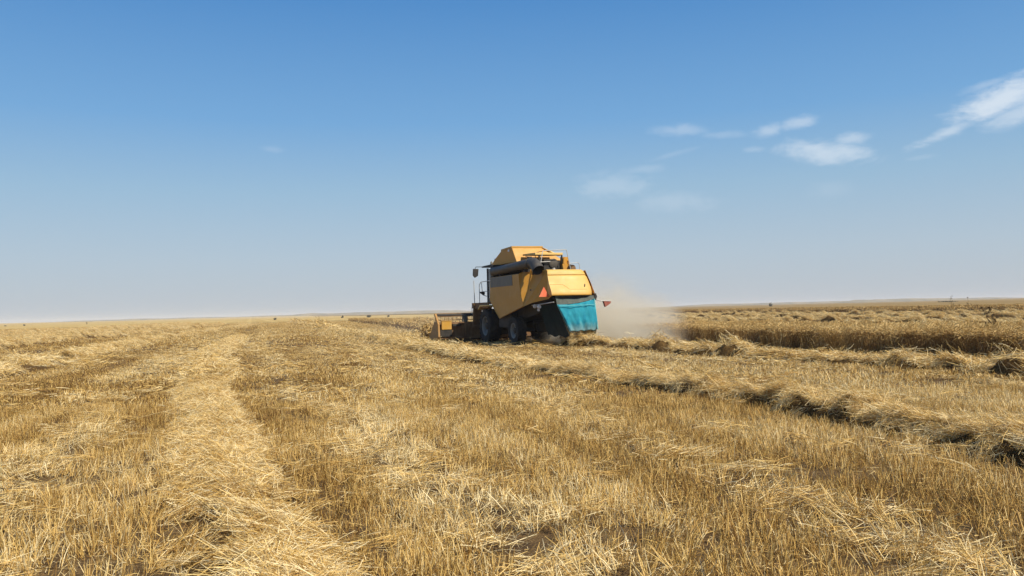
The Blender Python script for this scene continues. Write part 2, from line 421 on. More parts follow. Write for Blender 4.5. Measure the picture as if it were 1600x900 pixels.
lib_mesh('tuft_mid', tuft(72, .28, .06, .125, .0075, .24, 22), 6, M_straw)
lib_mesh('tuft_far', tuft(110, .75, .045, .10, .018, .26, 40), 5, M_straw)
lib_mesh('flat_near', lying(60, .20, .08, .28, .0034, .05, .16, .7), 6, M_straw)
lib_mesh('flat_far', lying(80, .5, .12, .36, .010, .05, .16, .8), 5, M_straw)
lib_mesh('swath_near', lying(140, .16, .04, .26, .0031, .06, .30), 8, M_straw)
lib_mesh('swath_mid', lying(90, .28, .12, .38, .0075, .10, .26), 6, M_straw)
lib_mesh('swath_far', lying(100, .6, .25, .6, .028, .12, .22), 4, M_straw)
lib_mesh('wheat_near', wheat(62, .17, .62, .78, .0052), 6, M_wheat)
lib_mesh('wheat_far', wheat(60, .55, .50, .78, .028), 5, M_wheat)

def gn_group(cname, join):
    ng = bpy.data.node_groups.new('scatter_' + cname, 'GeometryNodeTree')
    ng.interface.new_socket('Geometry', in_out='INPUT', socket_type='NodeSocketGeometry'); ng.interface.new_socket('Geometry', in_out='OUTPUT', socket_type='NodeSocketGeometry')
    N = ng.nodes.new; gi = N('NodeGroupInput'); go = N('NodeGroupOutput')
    ci = N('GeometryNodeCollectionInfo'); ci.inputs['Collection'].default_value = lib[cname][0]; ci.inputs['Separate Children'].default_value = True; ci.inputs['Reset Children'].default_value = True
    ip = N('GeometryNodeInstanceOnPoints'); ip.inputs['Pick Instance'].default_value = True
    def attr(nm, typ):
        a = N('GeometryNodeInputNamedAttribute'); a.data_type = typ; a.inputs['Name'].default_value = nm
        return [o for o in a.outputs if o.enabled][0]
    L = ng.links.new
    L(gi.outputs[0], ip.inputs['Points']); L(ci.outputs[0], ip.inputs['Instance']); L(attr('idx', 'INT'), ip.inputs['Instance Index'])
    er = N('FunctionNodeEulerToRotation'); L(attr('rot', 'FLOAT_VECTOR'), er.inputs[0]); L(er.outputs[0], ip.inputs['Rotation']); L(attr('scl', 'FLOAT_VECTOR'), ip.inputs['Scale'])
    if join:
        L(attr('is_pt', 'BOOLEAN'), ip.inputs['Selection'])
        jg = N('GeometryNodeJoinGeometry'); L(gi.outputs[0], jg.inputs[0]); L(ip.outputs[0], jg.inputs[0]); L(jg.outputs[0], go.inputs[0])
    else: L(ip.outputs[0], go.inputs[0])
    return ng
groups = {}
def scatter(name, cname, P, rot, scl, tint, base=None, base_mat=None):
    """P (n,3) points -> one object whose geometry nodes set a straw piece on each; base = (verts, faces) joined under them"""
    n = len(P); join = base is not None; nb = len(base[0]) if join else 0
    me = bpy.data.meshes.new(name)
    allv = np.concatenate([base[0], P]) if join else P
    me.from_pydata(allv.tolist(), [], base[1] if join else [])
    if base_mat: me.materials.append(base_mat)
    N = len(allv)
    def pad(a, fill=0.0):
        a = np.asarray(a, float)
        return np.concatenate([np.full((nb,) + a.shape[1:], fill), a]) if join else a
    scl = np.asarray(scl, float)
    if scl.ndim == 1: scl = np.repeat(scl[:, None], 3, 1)
    at = me.attributes.new('rot', 'FLOAT_VECTOR', 'POINT'); at.data.foreach_set('vector', pad(rot).astype(np.float32).ravel())
    at = me.attributes.new('scl', 'FLOAT_VECTOR', 'POINT'); at.data.foreach_set('vector', pad(scl).astype(np.float32).ravel())
    at = me.attributes.new('tint', 'FLOAT', 'POINT'); at.data.foreach_set('value', pad(tint, .4).astype(np.float32))
    at = me.attributes.new('idx', 'INT', 'POINT'); at.data.foreach_set('value', rng.integers(0, lib[cname][1], N).astype(np.int32))
    if join:
        b = np.zeros(N, bool); b[nb:] = True
        at = me.attributes.new('is_pt', 'BOOLEAN', 'POINT'); at.data.foreach_set('value', b)
        me.polygons.foreach_set('use_smooth', [True] * len(me.polygons))
    o = bpy.data.objects.new(name, me); C.objects.link(o)
    key = (cname, join)
    if key not in groups: groups[key] = gn_group(cname, join)
    md = o.modifiers.new('scatter', 'NODES'); md.node_group = groups[key]
    return o

# ------------------------------------------------------------ layout of the field
def interp(tab, s): return np.interp(s, [a for a, b in tab], [b for a, b in tab])
W_LEFT = [(-3, .55), (4, .1), (9, -.35), (16, -.9), (34, -1.5), (55, -.9), (90, -.4), (200, 0)]
W_MAIN = [(-5, 6.7), (6, 6.95), (10, 7.35), (15, 7.2), (21, 6.55), (30, 6.7), (56, 7.3), (85, 7.0), (200, 8)]
W_RIGHT = [(2, 14.3), (12, 14.2), (16, 14.0), (22, 13.35), (27, 13.6), (30.6, 12.6), (32, 12.4)]
EDGE_B = [(-10, 17.7), (14, 17.5), (30, 17.3), (35, 16.4), (38.5, 15.4)]          # edge of the standing strip behind the header
EDGE_A = [(38.6, 8.7), (46, 10.1), (53, 11.6), (95, 15.4), (150, 18.5), (190, 22)]   # ... and ahead of it
SC = 39.3
def left_edge(s): return np.where(s < SC, interp(EDGE_B, s), interp(EDGE_A, s))
def right_edge(s): return 22.2 + 0 * s + (vnoise(s * .35, s * 0, 4) - .5) * .5
def far_edge(s): return 70 + np.clip(s - 60, 0, 400) * .16
def standing(s, t):
    j = (vnoise(s * 1.7, s * 0 + 3, 9) - .5) * .45
    strip = (t > left_edge(s) + j) & (t < right_edge(s)) & (s < 190)
    return strip | (t > far_edge(s) + j)
def under_header(x, y):
    # footprint of combine wheels and header, kept clear
    dx = x - 2.35; dy = y - 32.3; th = R(21); u = -dx * sin(th) + dy * cos(th); v = -dx * cos(th) - dy * sin(th)
    return (u > 7.9) & (u < 10.1) & (abs(v) < 3.9)
TRACKS = [('L', 1.75, .42), ('L', -1.75, .40), ('T', 4.4, .42), ('R', -2.1, .36), ('R', 2.0, .36), ('M', 1.7, .34)]
def track(s, t):
    r = np.zeros_like(t)
    for k_, off, wd in TRACKS:
        c = interp({'L': W_LEFT, 'M': W_MAIN, 'R': W_RIGHT}[k_], s) + off if k_ != 'T' else interp([(0, 3.7), (8, 4.1), (20, 4.6), (30, 4.9), (75, 6.0)], s)
        c = c + (vnoise(s * .25, s * 0, 31) - .5) * .5
        r = np.maximum(r, np.clip(1.4 - abs(t - c) / wd, 0, 1))
    return r * np.clip(fbm(s, t, .45, 14, 2) * 2.8 - .45, 0, 1)
def swath_mask(s, t):
    r = np.zeros_like(t)
    for tab, wd in ((W_LEFT, .50), (W_MAIN, .42), (W_RIGHT, .45)):
        c = interp(tab, s); m_ = np.clip(1.6 - abs(t - c) / wd, 0, 1)
        if tab is W_RIGHT: m_ = m_ * (s < 31.4)
        r = np.maximum(r, m_)
    return r
def tint_field(x, y, s, t):
    a = fbm(x, y, .33, 40, 3); b = fbm(s * .16, t * 1.5, 1.0, 44, 3)        # patches and drawn-out row stripes
    v = .48 + (a - .5) * .5 + (b - .5) * .85
    v -= .22 * np.exp(-((t + 12.2) / 1.1) ** 2) * (s > 10)
    return v
def band_pts(y0, y1, dens, margin=4.0):
    """uniform points in the part of the ground between depths y0 and y1 that the camera (or one a step aside) sees"""
    k_ = .66; w0 = k_ * y0 + margin; w1 = k_ * y1 + margin; n = int(dens * (w0 + w1) * (y1 - y0))
    y = np.sqrt(rng.uniform(0, 1, n)) if False else None
    yy = rng.uniform(y0, y1, int(n * 1.6) + 10); keep = rng.random(len(yy)) < (k_ * yy + margin) / w1; yy = yy[keep][:n]
    xx = rng.uniform(-1, 1, len(yy)) * (k_ * yy + margin)
    return xx, yy
def stubble(name, cname, y0, y1, dens, hscale, label):
    x, y = band_pts(y0, y1, dens); s, t = xy2st(x, y)
    rowp = .165 if cname == 'tuft_near' else 0
    if rowp:       # drill rows
        t = np.round(t / rowp) * rowp + rng.normal(0, .03, len(t)); x, y = st2xy(s, t)
    tr = track(s, t); sw = swath_mask(s, t); st = standing(s, t)
    hole = fbm(x, y, 1.5, 60, 2) < .255
    keep = ~st & ~(under_header(x, y)) & (rng.random(len(x)) > sw * .85) & ~(hole & (rng.random(len(x)) < .85)) & (rng.random(len(x)) > tr * .45)
    x, y, s, t, tr = x[keep], y[keep], s[keep], t[keep], tr[keep]; n = len(x)
    rot = np.zeros((n, 3)); rot[:, 2] = rng.uniform(0, 2 * pi, n)
    # common lean of neighbouring plants, much stronger where wheels have run
    lx = (fbm(x, y, .9, 70, 2) - .5) * .7; ly = (fbm(x, y, .9, 71, 2) - .5) * .7
    rot[:, 0] = ly * 1.0 + tr * rng.choice([-1, 1], n) * rng.uniform(.5, 1.15, n) + rng.normal(0, .06, n); rot[:, 1] = lx + rng.normal(0, .06, n)
    rot[:, 2] = np.where(tr > .2, A + rng.normal(0, .3, n), rot[:, 2])
    hs = hscale * (1 - .6 * np.clip(1.6 - abs(y - 31) / 9, 0, 1)) * (.72 + .55 * fbm(x, y, .5, 80, 3)) * rng.uniform(.85, 1.15, n)
    scl = np.stack([np.ones(n), np.ones(n), hs], 1) * rng.uniform(.9, 1.15, n)[:, None]
    tint = tint_field(x, y, s, t) + tr * .28 + rng.normal(0, .05, n)
    P = np.stack([x, y, gz(x, y)], 1)
    o = scatter(name, cname, P, rot, scl, tint); tag(o, label, 'stubble', kind='stuff'); return o
stubble('stubble', 'tuft_near', 2.6, 13.5, 44, 1.0, 'cut golden stubble standing thick across the near foreground')
stubble('stubble', 'tuft_mid', 13.2, 38, 15, 1.0, 'cut golden stubble in the middle of the field around the harvester')
stubble('stubble', 'tuft_far', 37, 175, 2.0, 1.0, 'pale cut stubble stretching away beyond the harvester')
# straw pressed flat in wheel tracks and strewn between rows
def litter(name, cname, y0, y1, dens, label):
    x, y = band_pts(y0, y1, dens); s, t = xy2st(x, y); tr = track(s, t)
    keep = (rng.random(len(x)) < .05 + tr * .9) & ~standing(s, t) & ~under_header(x, y)
    x, y, s, t, tr = x[keep], y[keep], s[keep], t[keep], tr[keep]; n = len(x)
    rot = np.stack([rng.normal(0, .12, n), rng.normal(0, .12, n), np.where(tr > .2, A + rng.normal(0, .45, n), rng.uniform(0, 6.3, n))], 1)
    P = np.stack([x, y, gz(x, y) + .03 + .06 * (1 - tr)], 1)
    o = scatter(name, cname, P, rot, rng.uniform(.8, 1.2, n),   .58 + tr * .17 + rng.normal(0, .08, n)); tag(o, label, 'straw', kind='stuff')
litter('trampled_straw', 'flat_near', 2.6, 16, 14, 'pale trampled straw lying flat in the near wheel tracks')
litter('trampled_straw', 'flat_far', 15, 90, 2.2, 'pale trampled straw lying flat in the farther wheel tracks')

# ------------------------------------------------------------ windrows
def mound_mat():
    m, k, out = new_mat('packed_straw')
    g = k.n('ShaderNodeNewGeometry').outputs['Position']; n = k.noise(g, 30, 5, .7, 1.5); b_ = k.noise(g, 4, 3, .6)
    col = k.ramp(k.m('ADD', k.m('MULTIPLY', n, .8), k.m('MULTIPLY', b_, .25)), [(.38, (.05, .026, .009)), (.58, (.16, .09, .028)), (.75, (.40, .26, .09))])  # dark brown under-layer, stands in for deep shade where the straw is thin
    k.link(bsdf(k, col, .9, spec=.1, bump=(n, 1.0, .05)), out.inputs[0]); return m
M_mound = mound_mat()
def windrow(name, label, tab, s0, s1, width, height, cname, per_m2, tint, seed, ds=.12, lump=.5, group='straw windrows left by the harvester', piles=(), thick=1.0, htab=None):
    S = np.arange(s0, s1, ds); NT_ = 13; q = np.linspace(-1, 1, NT_)
    c = interp(tab, S) + (fbm(S, S * 0, .6, seed, 3) - .5) * .55 * min(1, width)
    wd = width * (.78 + .5 * fbm(S, S * 0 + 9, .8, seed + 1, 3))
    hh = height * np.clip(1 - lump + lump * 2.3 * (fbm(S, S * 0 + 5, .75, seed + 2, 3)), .12, 2.2)
    if htab: hh = hh * interp(htab, S); wd = wd * np.clip(.35 + .65 * interp(htab, S), .5, 1)
    for (ps, ph, pw) in piles: hh = np.maximum(hh, ph * np.exp(-((S - ps) / pw) ** 2))
    endf = np.clip(np.minimum(S - s0, s1 - S) / .8, .05, 1); hh = hh * endf
    def height_at(s_, t_):
        c_ = np.interp(s_, S, c); w_ = np.interp(s_, S, wd); h_ = np.interp(s_, S, hh); r = (t_ - c_) / w_
        prof = np.clip((r + 1) / .32, 0, 1) ** .7 * np.clip((1 - r) / 1.25, 0, 1) ** .7 if height > .1 and width < .5 else np.clip(1 - r * r, 0, 1) ** .75
        return h_ * prof * (.15 + 1.7 * fbm(s_ + 40, t_ * 1.3, 4.3 if ds < .3 else 1.3, seed + 5, 3))
    SS = np.repeat(S, NT_); TT = (c[:, None] + wd[:, None] * q[None, :]).ravel()
    xx, yy = st2xy(SS, TT); zz = gz(xx, yy) + height_at(SS, TT) * .92 - .03
    V = np.stack([xx, yy, zz], 1); n = len(S)
    F = [(i * NT_ + j, i * NT_ + j + 1, (i + 1) * NT_ + j + 1, (i + 1) * NT_ + j) for i in range(n - 1) for j in range(NT_ - 1)]
    npt = int(per_m2 * (s1 - s0) * width * 2)
    ps = rng.uniform(s0, s1, npt); pt = np.interp(ps, S, c) + np.interp(ps, S, wd) * np.clip(rng.normal(0, .46, npt), -1.05, 1.1)
    q_ = (pt - np.interp(ps, S, c)) / np.interp(ps, S, wd)
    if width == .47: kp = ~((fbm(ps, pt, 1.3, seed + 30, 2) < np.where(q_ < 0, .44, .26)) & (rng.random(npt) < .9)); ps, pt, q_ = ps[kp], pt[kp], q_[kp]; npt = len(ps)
    if height > .1 and width < .5: kp = ~((q_ < -.62) & (rng.random(npt) < .6)); ps, pt = ps[kp], pt[kp]; npt = len(ps)  # straw thinned on the shaded left flank so the dark mound paints its shade
    px, py = st2xy(ps, pt)
    e = .12 if ds < .3 else .4
    h0 = height_at(ps, pt); gs = (height_at(ps + e, pt) - h0) / e; gt = (height_at(ps, pt + e) - h0) / e
    pz = gz(px, py) + h0 + rng.uniform(-.03, .03, npt) * thick
    # tilt pieces with the slope: normal in xy
    gx = gs * ES[0] + gt * ET[0]; gy = gs * ES[1] + gt * ET[1]
    gx = np.clip(gx, -1.3, 1.3); gy = np.clip(gy, -1.3, 1.3)
    nrm = unit(np.stack([-gx, -gy, np.ones(npt)], 1) + rng.normal(0, .22, (npt, 3)) * [1, 1, 0]); yaw = rng.uniform(0, 2 * pi, npt)
    xr = np.stack([np.cos(yaw), np.sin(yaw), np.zeros(npt)], 1); yr = unit(np.cross(nrm, xr)); xr = np.cross(yr, nrm)
    rot = np.stack([np.arctan2(yr[:, 2], nrm[:, 2]), -np.arcsin(np.clip(xr[:, 2], -1, 1)), np.arctan2(xr[:, 1], xr[:, 0])], 1)
    tn = tint + (fbm(ps, pt, .9, seed + 8, 3) - .5) * .5 + rng.normal(0, .07, npt)
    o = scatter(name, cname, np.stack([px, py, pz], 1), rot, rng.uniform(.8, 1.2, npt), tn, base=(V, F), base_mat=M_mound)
    tag(o, label, 'windrow', group, 'stuff'); return o
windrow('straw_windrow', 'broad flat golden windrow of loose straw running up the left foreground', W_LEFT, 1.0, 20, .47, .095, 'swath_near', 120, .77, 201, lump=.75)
windrow('straw_windrow', 'farther stretch of the flat golden straw windrow left of the harvester', W_LEFT, 20, 60, .6, .10, 'swath_mid', 20, .74, 202, ds=.3, lump=.7)
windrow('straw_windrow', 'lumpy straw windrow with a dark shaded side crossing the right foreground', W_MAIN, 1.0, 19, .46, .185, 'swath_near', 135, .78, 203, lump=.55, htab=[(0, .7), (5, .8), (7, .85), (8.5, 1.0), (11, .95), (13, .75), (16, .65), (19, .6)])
windrow('straw_windrow', 'long lumpy windrow with shaded gaps running past the harvester on its left', W_MAIN, 19, 75, .44, .125, 'swath_mid', 34, .80, 204, ds=.25, lump=.8)
PL = []
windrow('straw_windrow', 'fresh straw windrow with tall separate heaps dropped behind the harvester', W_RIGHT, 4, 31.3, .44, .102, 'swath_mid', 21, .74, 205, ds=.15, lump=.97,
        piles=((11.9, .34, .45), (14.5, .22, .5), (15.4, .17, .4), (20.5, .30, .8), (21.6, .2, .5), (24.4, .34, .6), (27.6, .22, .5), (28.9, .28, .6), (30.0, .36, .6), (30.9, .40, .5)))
for i, (tt, s0, s1, h, lab) in enumerate([(-7.2, 12, 150, .16, 'pale flattened windrow crossing the field on the far left'),
        (-14.0, 20, 170, .26, 'bright raised windrow band on the far left with a darker strip below it'),
        (-21, 30, 200, .22, 'thin distant windrow near the left horizon'), (-28.5, 40, 230, .22, 'faintest windrow line just under the left horizon'),
        (-36, 50, 260, .22, 'very distant windrow sliver under the horizon at the far left'),
        (27.5, 20, 190, .27, 'lumpy windrow just beyond the standing strip on the right'), (35, 25, 200, .27, 'second lumpy windrow beyond the standing strip on the right'),
        (42.5, 30, 210, .27, 'third lumpy windrow beyond the standing strip on the right'), (50, 35, 210, .27, 'fourth lumpy windrow beyond the standing strip on the right'),
        (56.5, 40, 210, .27, 'fifth lumpy windrow beyond the standing strip on the right'), (63, 45, 220, .27, 'windrow lying nearest the distant standing crop on the right')]):
    tab = [(0, tt), (400, tt + (6 if tt < 0 else 20))] if tt > 0 else [(0, tt), (60, tt + .5), (400, tt + 26)]
    windrow('straw_windrow', lab, tab, s0, s1, .49 if tt > 0 else .9, h, 'swath_mid', 12 if tt > 0 else 8, .76 if tt > 0 else .74, 220 + i, ds=.45, lump=.95)
windrow('straw_windrow', 'end of the lumpy windrow fading out far beyond the harvester', [(75, 7.1), (200, 9)], 75, 190, .9, .28, 'swath_far', 2.6, .64, 240, ds=.6, lump=.8)

# ------------------------------------------------------------ standing crop
def crop(name, cname, s0, s1, te0, te1, dens, label, hs=1.0, tb=.45):
    n = int((s1 - s0) * dens * 6); 
    s = rng.uniform(s0, s1, n * 4); a = te0(s); b = te1(s); wmax = float(np.max(b - a)); n2 = int((s1 - s0) * wmax * dens)
    s = rng.uniform(s0, s1, n2); a = te0(s); b = te1(s); t = a + rng.random(n2) * wmax; keep = t < b
    s, t = s[keep], t[keep]; x, y = st2xy(s, t); k2 = ~under_header(x, y); k2 &= (abs(x) < .7 * y + 7); x, y, s, t = x[k2], y[k2], s[k2], t[k2]; n = len(x)
    rot = np.stack([rng.normal(0, .07, n) + (fbm(x, y, .5, 91) - .5) * .3, rng.normal(0, .07, n), rng.uniform(0, 6.3, n)], 1)
    hsc = hs * (.86 + .28 * fbm(x, y, .6, 90, 3)) * rng.uniform(.92, 1.08, n)
    o = scatter(name, cname, np.stack([x, y, gz(x, y)], 1), rot, np.stack([np.ones(n), np.ones(n), hsc], 1), tb + (fbm(x, y, .4, 93) - .5) * .4 + rng.normal(0, .06, n))
    tag(o, label, 'crop', kind='stuff'); return o
jit = lambda f: (lambda s: f(s) + (vnoise(s * 1.7, s * 0 + 3, 9) - .5) * .45)
crop('standing_wheat', 'wheat_near', 3, SC, jit(left_edge), right_edge, 17, 'uncut strip of ripe brown wheat standing to the right of the harvester')
crop('standing_wheat', 'wheat_far', SC, 185, jit(left_edge), right_edge, 3.6, 'uncut wheat strip ahead of the header left of the cab', hs=1.0, tb=.42)
crop('standing_wheat', 'wheat_far', 20, 330, jit(far_edge), lambda s: far_edge(s) + 14, 2.4, 'distant uncut wheat field along the right horizon', hs=1.05, tb=.26)
# closed canopy of the distant uncut field
m, k, out = new_mat('distant_wheat_canopy'); g = k.n('ShaderNodeNewGeometry').outputs['Position']
nn = k.noise(g, 1.2, 5, .7); nb_ = k.noise(g, .03, 3, .5)
k.link(bsdf(k, k.ramp(k.m('ADD', k.m('MULTIPLY', nn, .6), k.m('MULTIPLY', nb_, .4)), [(.3, (.15, .095, .034)), (.5, (.25, .165, .06)), (.7, (.36, .25, .10))]), .95, spec=.1, bump=(nn, .8, .2)), out.inputs[0]); M_can = m
Sx = axis_pts(-40, 2600, 0, 200, 3, 1.12); Q = np.concatenate([[0, .6, 2, 4], axis_pts(7, 2600, 7, 80, 3, 1.14)])
SS, QQ = np.meshgrid(Sx, Q); TT = far_edge(SS) + 2.5 + QQ; xx, yy = st2xy(SS, TT)
zz = gz(xx, yy) + np.where(QQ == 0, -.1, .66) + (fbm(xx, yy, .15, 6) - .5) * .12
nS = len(Sx); F = [(j * nS + i, j * nS + i + 1, (j + 1) * nS + i + 1, (j + 1) * nS + i) for j in range(len(Q) - 1) for i in range(nS - 1)]
me = bpy.data.meshes.new('wheat_canopy'); me.from_pydata(np.stack([xx.ravel(), yy.ravel(), zz.ravel()], 1).tolist(), [], F); me.materials.append(M_can)
o = bpy.data.objects.new('wheat_canopy', me); C.objects.link(o); tag(o, 'brown top of the distant uncut wheat field reaching the right horizon', 'crop', kind='stuff')

# ============================================================ the combine harvester
TH = R(21.0)
comb = empty('combine_harvester', (2.35, 32.3, 0.0), TH)
tag(comb, 'large dusty yellow combine harvester seen from behind, cutting wheat', 'combine harvester')

# --- wheels
def wheel(name, u, v, r, wd, rr, side):
    w_ = empty(name, (-v, u, r), 0, comb); sg = side
    mb = MB(); h = wd / 2
    mb.lathe([(sg * -h * .75, rr), (sg * -h * .95, rr + .06), (sg * -h, r * .80), (sg * -h * .86, r * .94), (sg * -h * .5, r - .035), (sg * h * .5, r - .035), (sg * h * .86, r * .94), (sg * h, r * .80), (sg * h * .95, rr + .06), (sg * h * .75, rr)], 40)
    nl = 22
    for kk in range(nl):
        for sd_ in (-1, 1):
            a0 = 2 * pi * (kk + (.5 if sd_ > 0 else 0)) / nl; a1 = a0 + .24
            def pt(a, ax, rad): return (rad * cos(a), ax, rad * sin(a))
            lw = .055
            o_ = [pt(a0, sd_ * h * .04, r - .05), pt(a0 + lw / r, sd_ * h * .04, r - .05), pt(a1 + lw / r, sd_ * h * .97, r * .90), pt(a1, sd_ * h * .97, r * .90)]
            i_ = [pt(a0, sd_ * h * .04, r), pt(a0 + lw / r, sd_ * h * .04, r), pt(a1 + lw / r, sd_ * h * .97, r * .96), pt(a1, sd_ * h * .97, r * .96)]
            mb.prism(o_, i_)
    mb.build('tyre', M_rub, w_, smooth=True)
    MB().lathe([(sg * h * .80, rr + .01), (sg * h * .86, rr), (sg * h * .80, rr - .035), (sg * h * .30, rr - .06), (sg * h * .18, rr * .62), (sg * h * .30, rr * .42), (sg * h * .36, .0)], 32).build('rim', M_rim, w_, smooth=True)
    hb = MB().lathe([(sg * h * .30, rr * .36), (sg * h * .62, rr * .33), (sg * h * .68, rr * .24), (sg * h * .68, 0)], 20)
    for kk in range(8):
        a = 2 * pi * kk / 8; hb.lathe([(sg * h * .3, .02), (sg * h * .46, .02), (sg * h * .46, 0)], 6, c=(rr * .5 * cos(a), 0, rr * .5 * sin(a)))
    hb.build('hub', M_dark, w_, smooth=True)
    return w_
wheel('front_wheel', 6.15, 1.28, .82, .62, .44, 1); wheel('front_wheel', 6.15, -1.28, .82, .62, .44, -1)
wheel('rear_wheel', 2.92, 1.20, .64, .44, .33, 1); wheel('rear_wheel', 2.92, -1.20, .64, .44, .33, -1)
MB().tube([(2.92, 1.0, .66), (2.92, -1.0, .66)], .09).box((2.75, -.35, .55), (3.08, .35, .95)).build('rear_axle', M_dark, comb, bevel=.02)
MB().tube([(6.15, 1.0, .85), (6.15, -1.0, .85)], .16).box((5.9, -.5, .65), (6.4, .5, 1.2)).build('front_axle', M_dark, comb, bevel=.02)

# --- inner body
MB().prism([(6.1, -1.0, 1.25), (6.1, -1.0, 3.60), (2.95, -1.0, 3.60), (2.9, -1.0, 3.02), (.35, -.86, 3.02), (.1, -.86, 2.1), (.6, -.86, 1.75), (1.4, -.9, 1.35), (4.0, -1.0, .95), (5.2, -1.0, 1.0)],
           [(6.1, 1.0, 1.25), (6.1, 1.0, 3.60), (2.95, 1.0, 3.60), (2.9, 1.0, 3.02), (.35, .86, 3.02), (.1, .86, 2.1), (.6, .86, 1.75), (1.4, .9, 1.35), (4.0, 1.0, .95), (5.2, 1.0, 1.0)]).build('chassis', M_dark, comb)
MB().box((3.2, -.35, .62), (4.9, .35, 1.05)).box((3.4, .72, .75), (5.0, 1.28, 1.35)).build('fuel_tank', M_dark, comb, bevel=.05)

# --- left side: wide front panel, lit step facet, narrower rear panel
V1 = 1.45
side = [(5.55, V1, 3.04), (1.99, V1, 3.04), (1.84, V1, 2.28), (1.55, V1 - .02, 1.66), (4.39, V1, 1.16), (5.28, V1, 1.74), (5.68, V1, 1.98)]
for sg in (1, -1):
    S_ = lambda pts, sg=sg: [(p[0], sg * (p[1] - (.28 * max(0, min(1, (p[2] - 2.5) / .5)) if sg < 0 and p[0] < 1.5 else 0)), p[2]) for p in pts]
    MB().plate(S_(side), (0, -.05 * sg, 0)).build('side_panel', M_yel, comb, bevel=.015)
    MB().plate(S_([(5.52, V1 + .012, 3.02), (2.74, V1 + .012, 3.02), (2.70, V1 + .012, 2.58), (5.49, V1 + .012, 2.58)]), (0, -.01 * sg, 0)).build('grey_stripe', M_panelgrey, comb)
    MB().add(S_([(1.99, V1, 3.04), (1.84, V1, 2.28), (1.62, .98, 2.96), (1.60, .975, 3.18), (1.97, .99, 3.24), (1.985, 1.25, 3.12)]), [(0, 1, 5), (5, 1, 2), (5, 2, 3, 4)]).build('step_facet', M_yel, comb)
    MB().add(S_([(1.84, V1, 2.28), (1.62, .975, 2.96), (.04, .975, 3.08), (.06, .975, 2.50), (-.30, .955, 2.06), (.06, .955, 1.93), (1.0, 1.28, 1.80), (1.55, V1 - .02, 1.66)]), [(0, 1, 2, 3, 7), (3, 4, 5), (3, 5, 6, 7)]).build('rear_side_panel', M_yel, comb)
    MB().tube(S_([(1.55, V1 + .01, 1.68), (4.38, V1 + .01, 1.18)]), .018, 6).tube(S_([(4.40, V1 + .01, 1.18), (5.26, V1 + .01, 1.74)]), .018, 6).build('panel_trim', M_gold, comb)
    MB().box((.98, sg * 1.30 - .02, 2.30), (1.10, sg * 1.30 + .02, 2.36)).build('panel_latch', M_dark, comb)
# roof deck edge over the side panels
MB().box((2.0, 1.0, 3.0), (5.5, 1.44, 3.045)).box((2.0, -1.44, 3.0), (5.5, -1.0, 3.045)).build('side_deck', M_dark, comb)

# --- grain tank
tl = [(6.10, 1.17, 3.60), (5.90, 1.18, 3.76), (5.66, 1.19, 3.87), (5.15, 1.21, 4.03), (4.60, 1.22, 4.22), (3.31, 1.22, 4.27), (3.16, 1.20, 4.02), (2.93, 1.15, 3.60)]
tr_ = [(6.10, -1.17, 3.60), (5.90, -1.18, 3.76), (5.66, -1.19, 3.87), (5.15, -1.10, 4.0), (4.60, -.25, 4.23), (3.31, -.22, 4.28), (3.16, -.60, 4.02), (2.93, -1.15, 3.60)]
gt_ = MB().prism(tl, tr_).build('grain_tank', M_yel, comb, bevel=.02)
MB().prism([(4.62, 1.235, 4.20), (3.27, 1.235, 4.24), (3.27, 1.235, 4.31), (4.62, 1.235, 4.27)], [(4.62, -.25, 4.21), (3.27, -.24, 4.25), (3.27, -.24, 4.32), (4.62, -.25, 4.28)]).build('tank_rim', M_gold, gt_)
MB().plate([(3.24, -.20, 4.27), (3.05, -.60, 4.02), (3.02, -.98, 3.90), (3.4, -1.0, 3.92), (3.6, -.3, 4.25)], (.02, 0, -.03)).build('folding_flap', M_cream, gt_)
MB().box((3.55, 1.225, 4.10), (3.75, 1.24, 4.19)).build('marker_light', M_white, gt_)

# --- engine bay behind the tank
MB().box((2.2, -.62, 3.04), (2.9, .95, 3.62)).box((1.5, -.40, 3.04), (2.2, .92, 3.12)).build('engine_bay', M_dark, comb)
MB().prism([(1.55, .86, 3.80), (1.55, -.42, 3.80), (1.55, -.42, 3.90), (1.55, .86, 3.90)], [(2.95, .86, 3.86), (2.95, -.5, 3.86), (2.95, -.5, 3.94), (2.95, .86, 3.94)]).build('engine_cover', M_cream, comb, bevel=.02)
MB().box((1.58, .60, 3.04), (1.66, .68, 3.80)).box((1.58, -.42, 3.04), (1.66, -.36, 3.80)).box((1.7, -.35, 3.1), (2.2, .5, 3.5)).box((1.6, .1, 3.12), (1.9, .45, 3.62)).build('engine_block', M_dark, comb, bevel=.02)
MB().tube([(1.50, .70, 3.50), (1.50, .20, 3.52)], .022, 6).build('coolant_pipe', M_grey, comb)
MB().lathe([(-.02, 0), (-.02, .17), (0, .20), (.30, .20), (.32, .17), (.32, 0)], 24, c=(1.55, .02, 3.45), axis='u').build('air_filter', M_aug, comb, smooth=True)
MB().tube([(1.52, .02, 3.12), (1.52, .06, 3.24)], .075, 12).build('filter_outlet', M_grey, comb, smooth=True)
MB().box((1.5, -.72, 3.04), (2.1, -.36, 3.42)).tube([(1.7, -.54, 3.42), (1.7, -.54, 3.72)], .17, 14).tube([(1.55, -.45, 3.42), (1.55, -.47, 3.66)], .06, 10).tube([(1.48, -.62, 3.10), (1.48, -.66, 3.5), (1.6, -.6, 3.62)], .03, 8).build('rotary_screen_drive', M_yel, comb, smooth=True)
MB().tube([(1.30, -.72, 3.22), (1.62, -.74, 3.22)], .16, 14).box((1.3, -.92, 3.04), (1.7, -.60, 3.16)).build('oil_cooler', M_rust, comb, smooth=True)
MB().tube([(1.25, -.60, 3.05), (1.25, -.60, 3.38)], .05, 8).build('filler_neck', M_dark, comb)

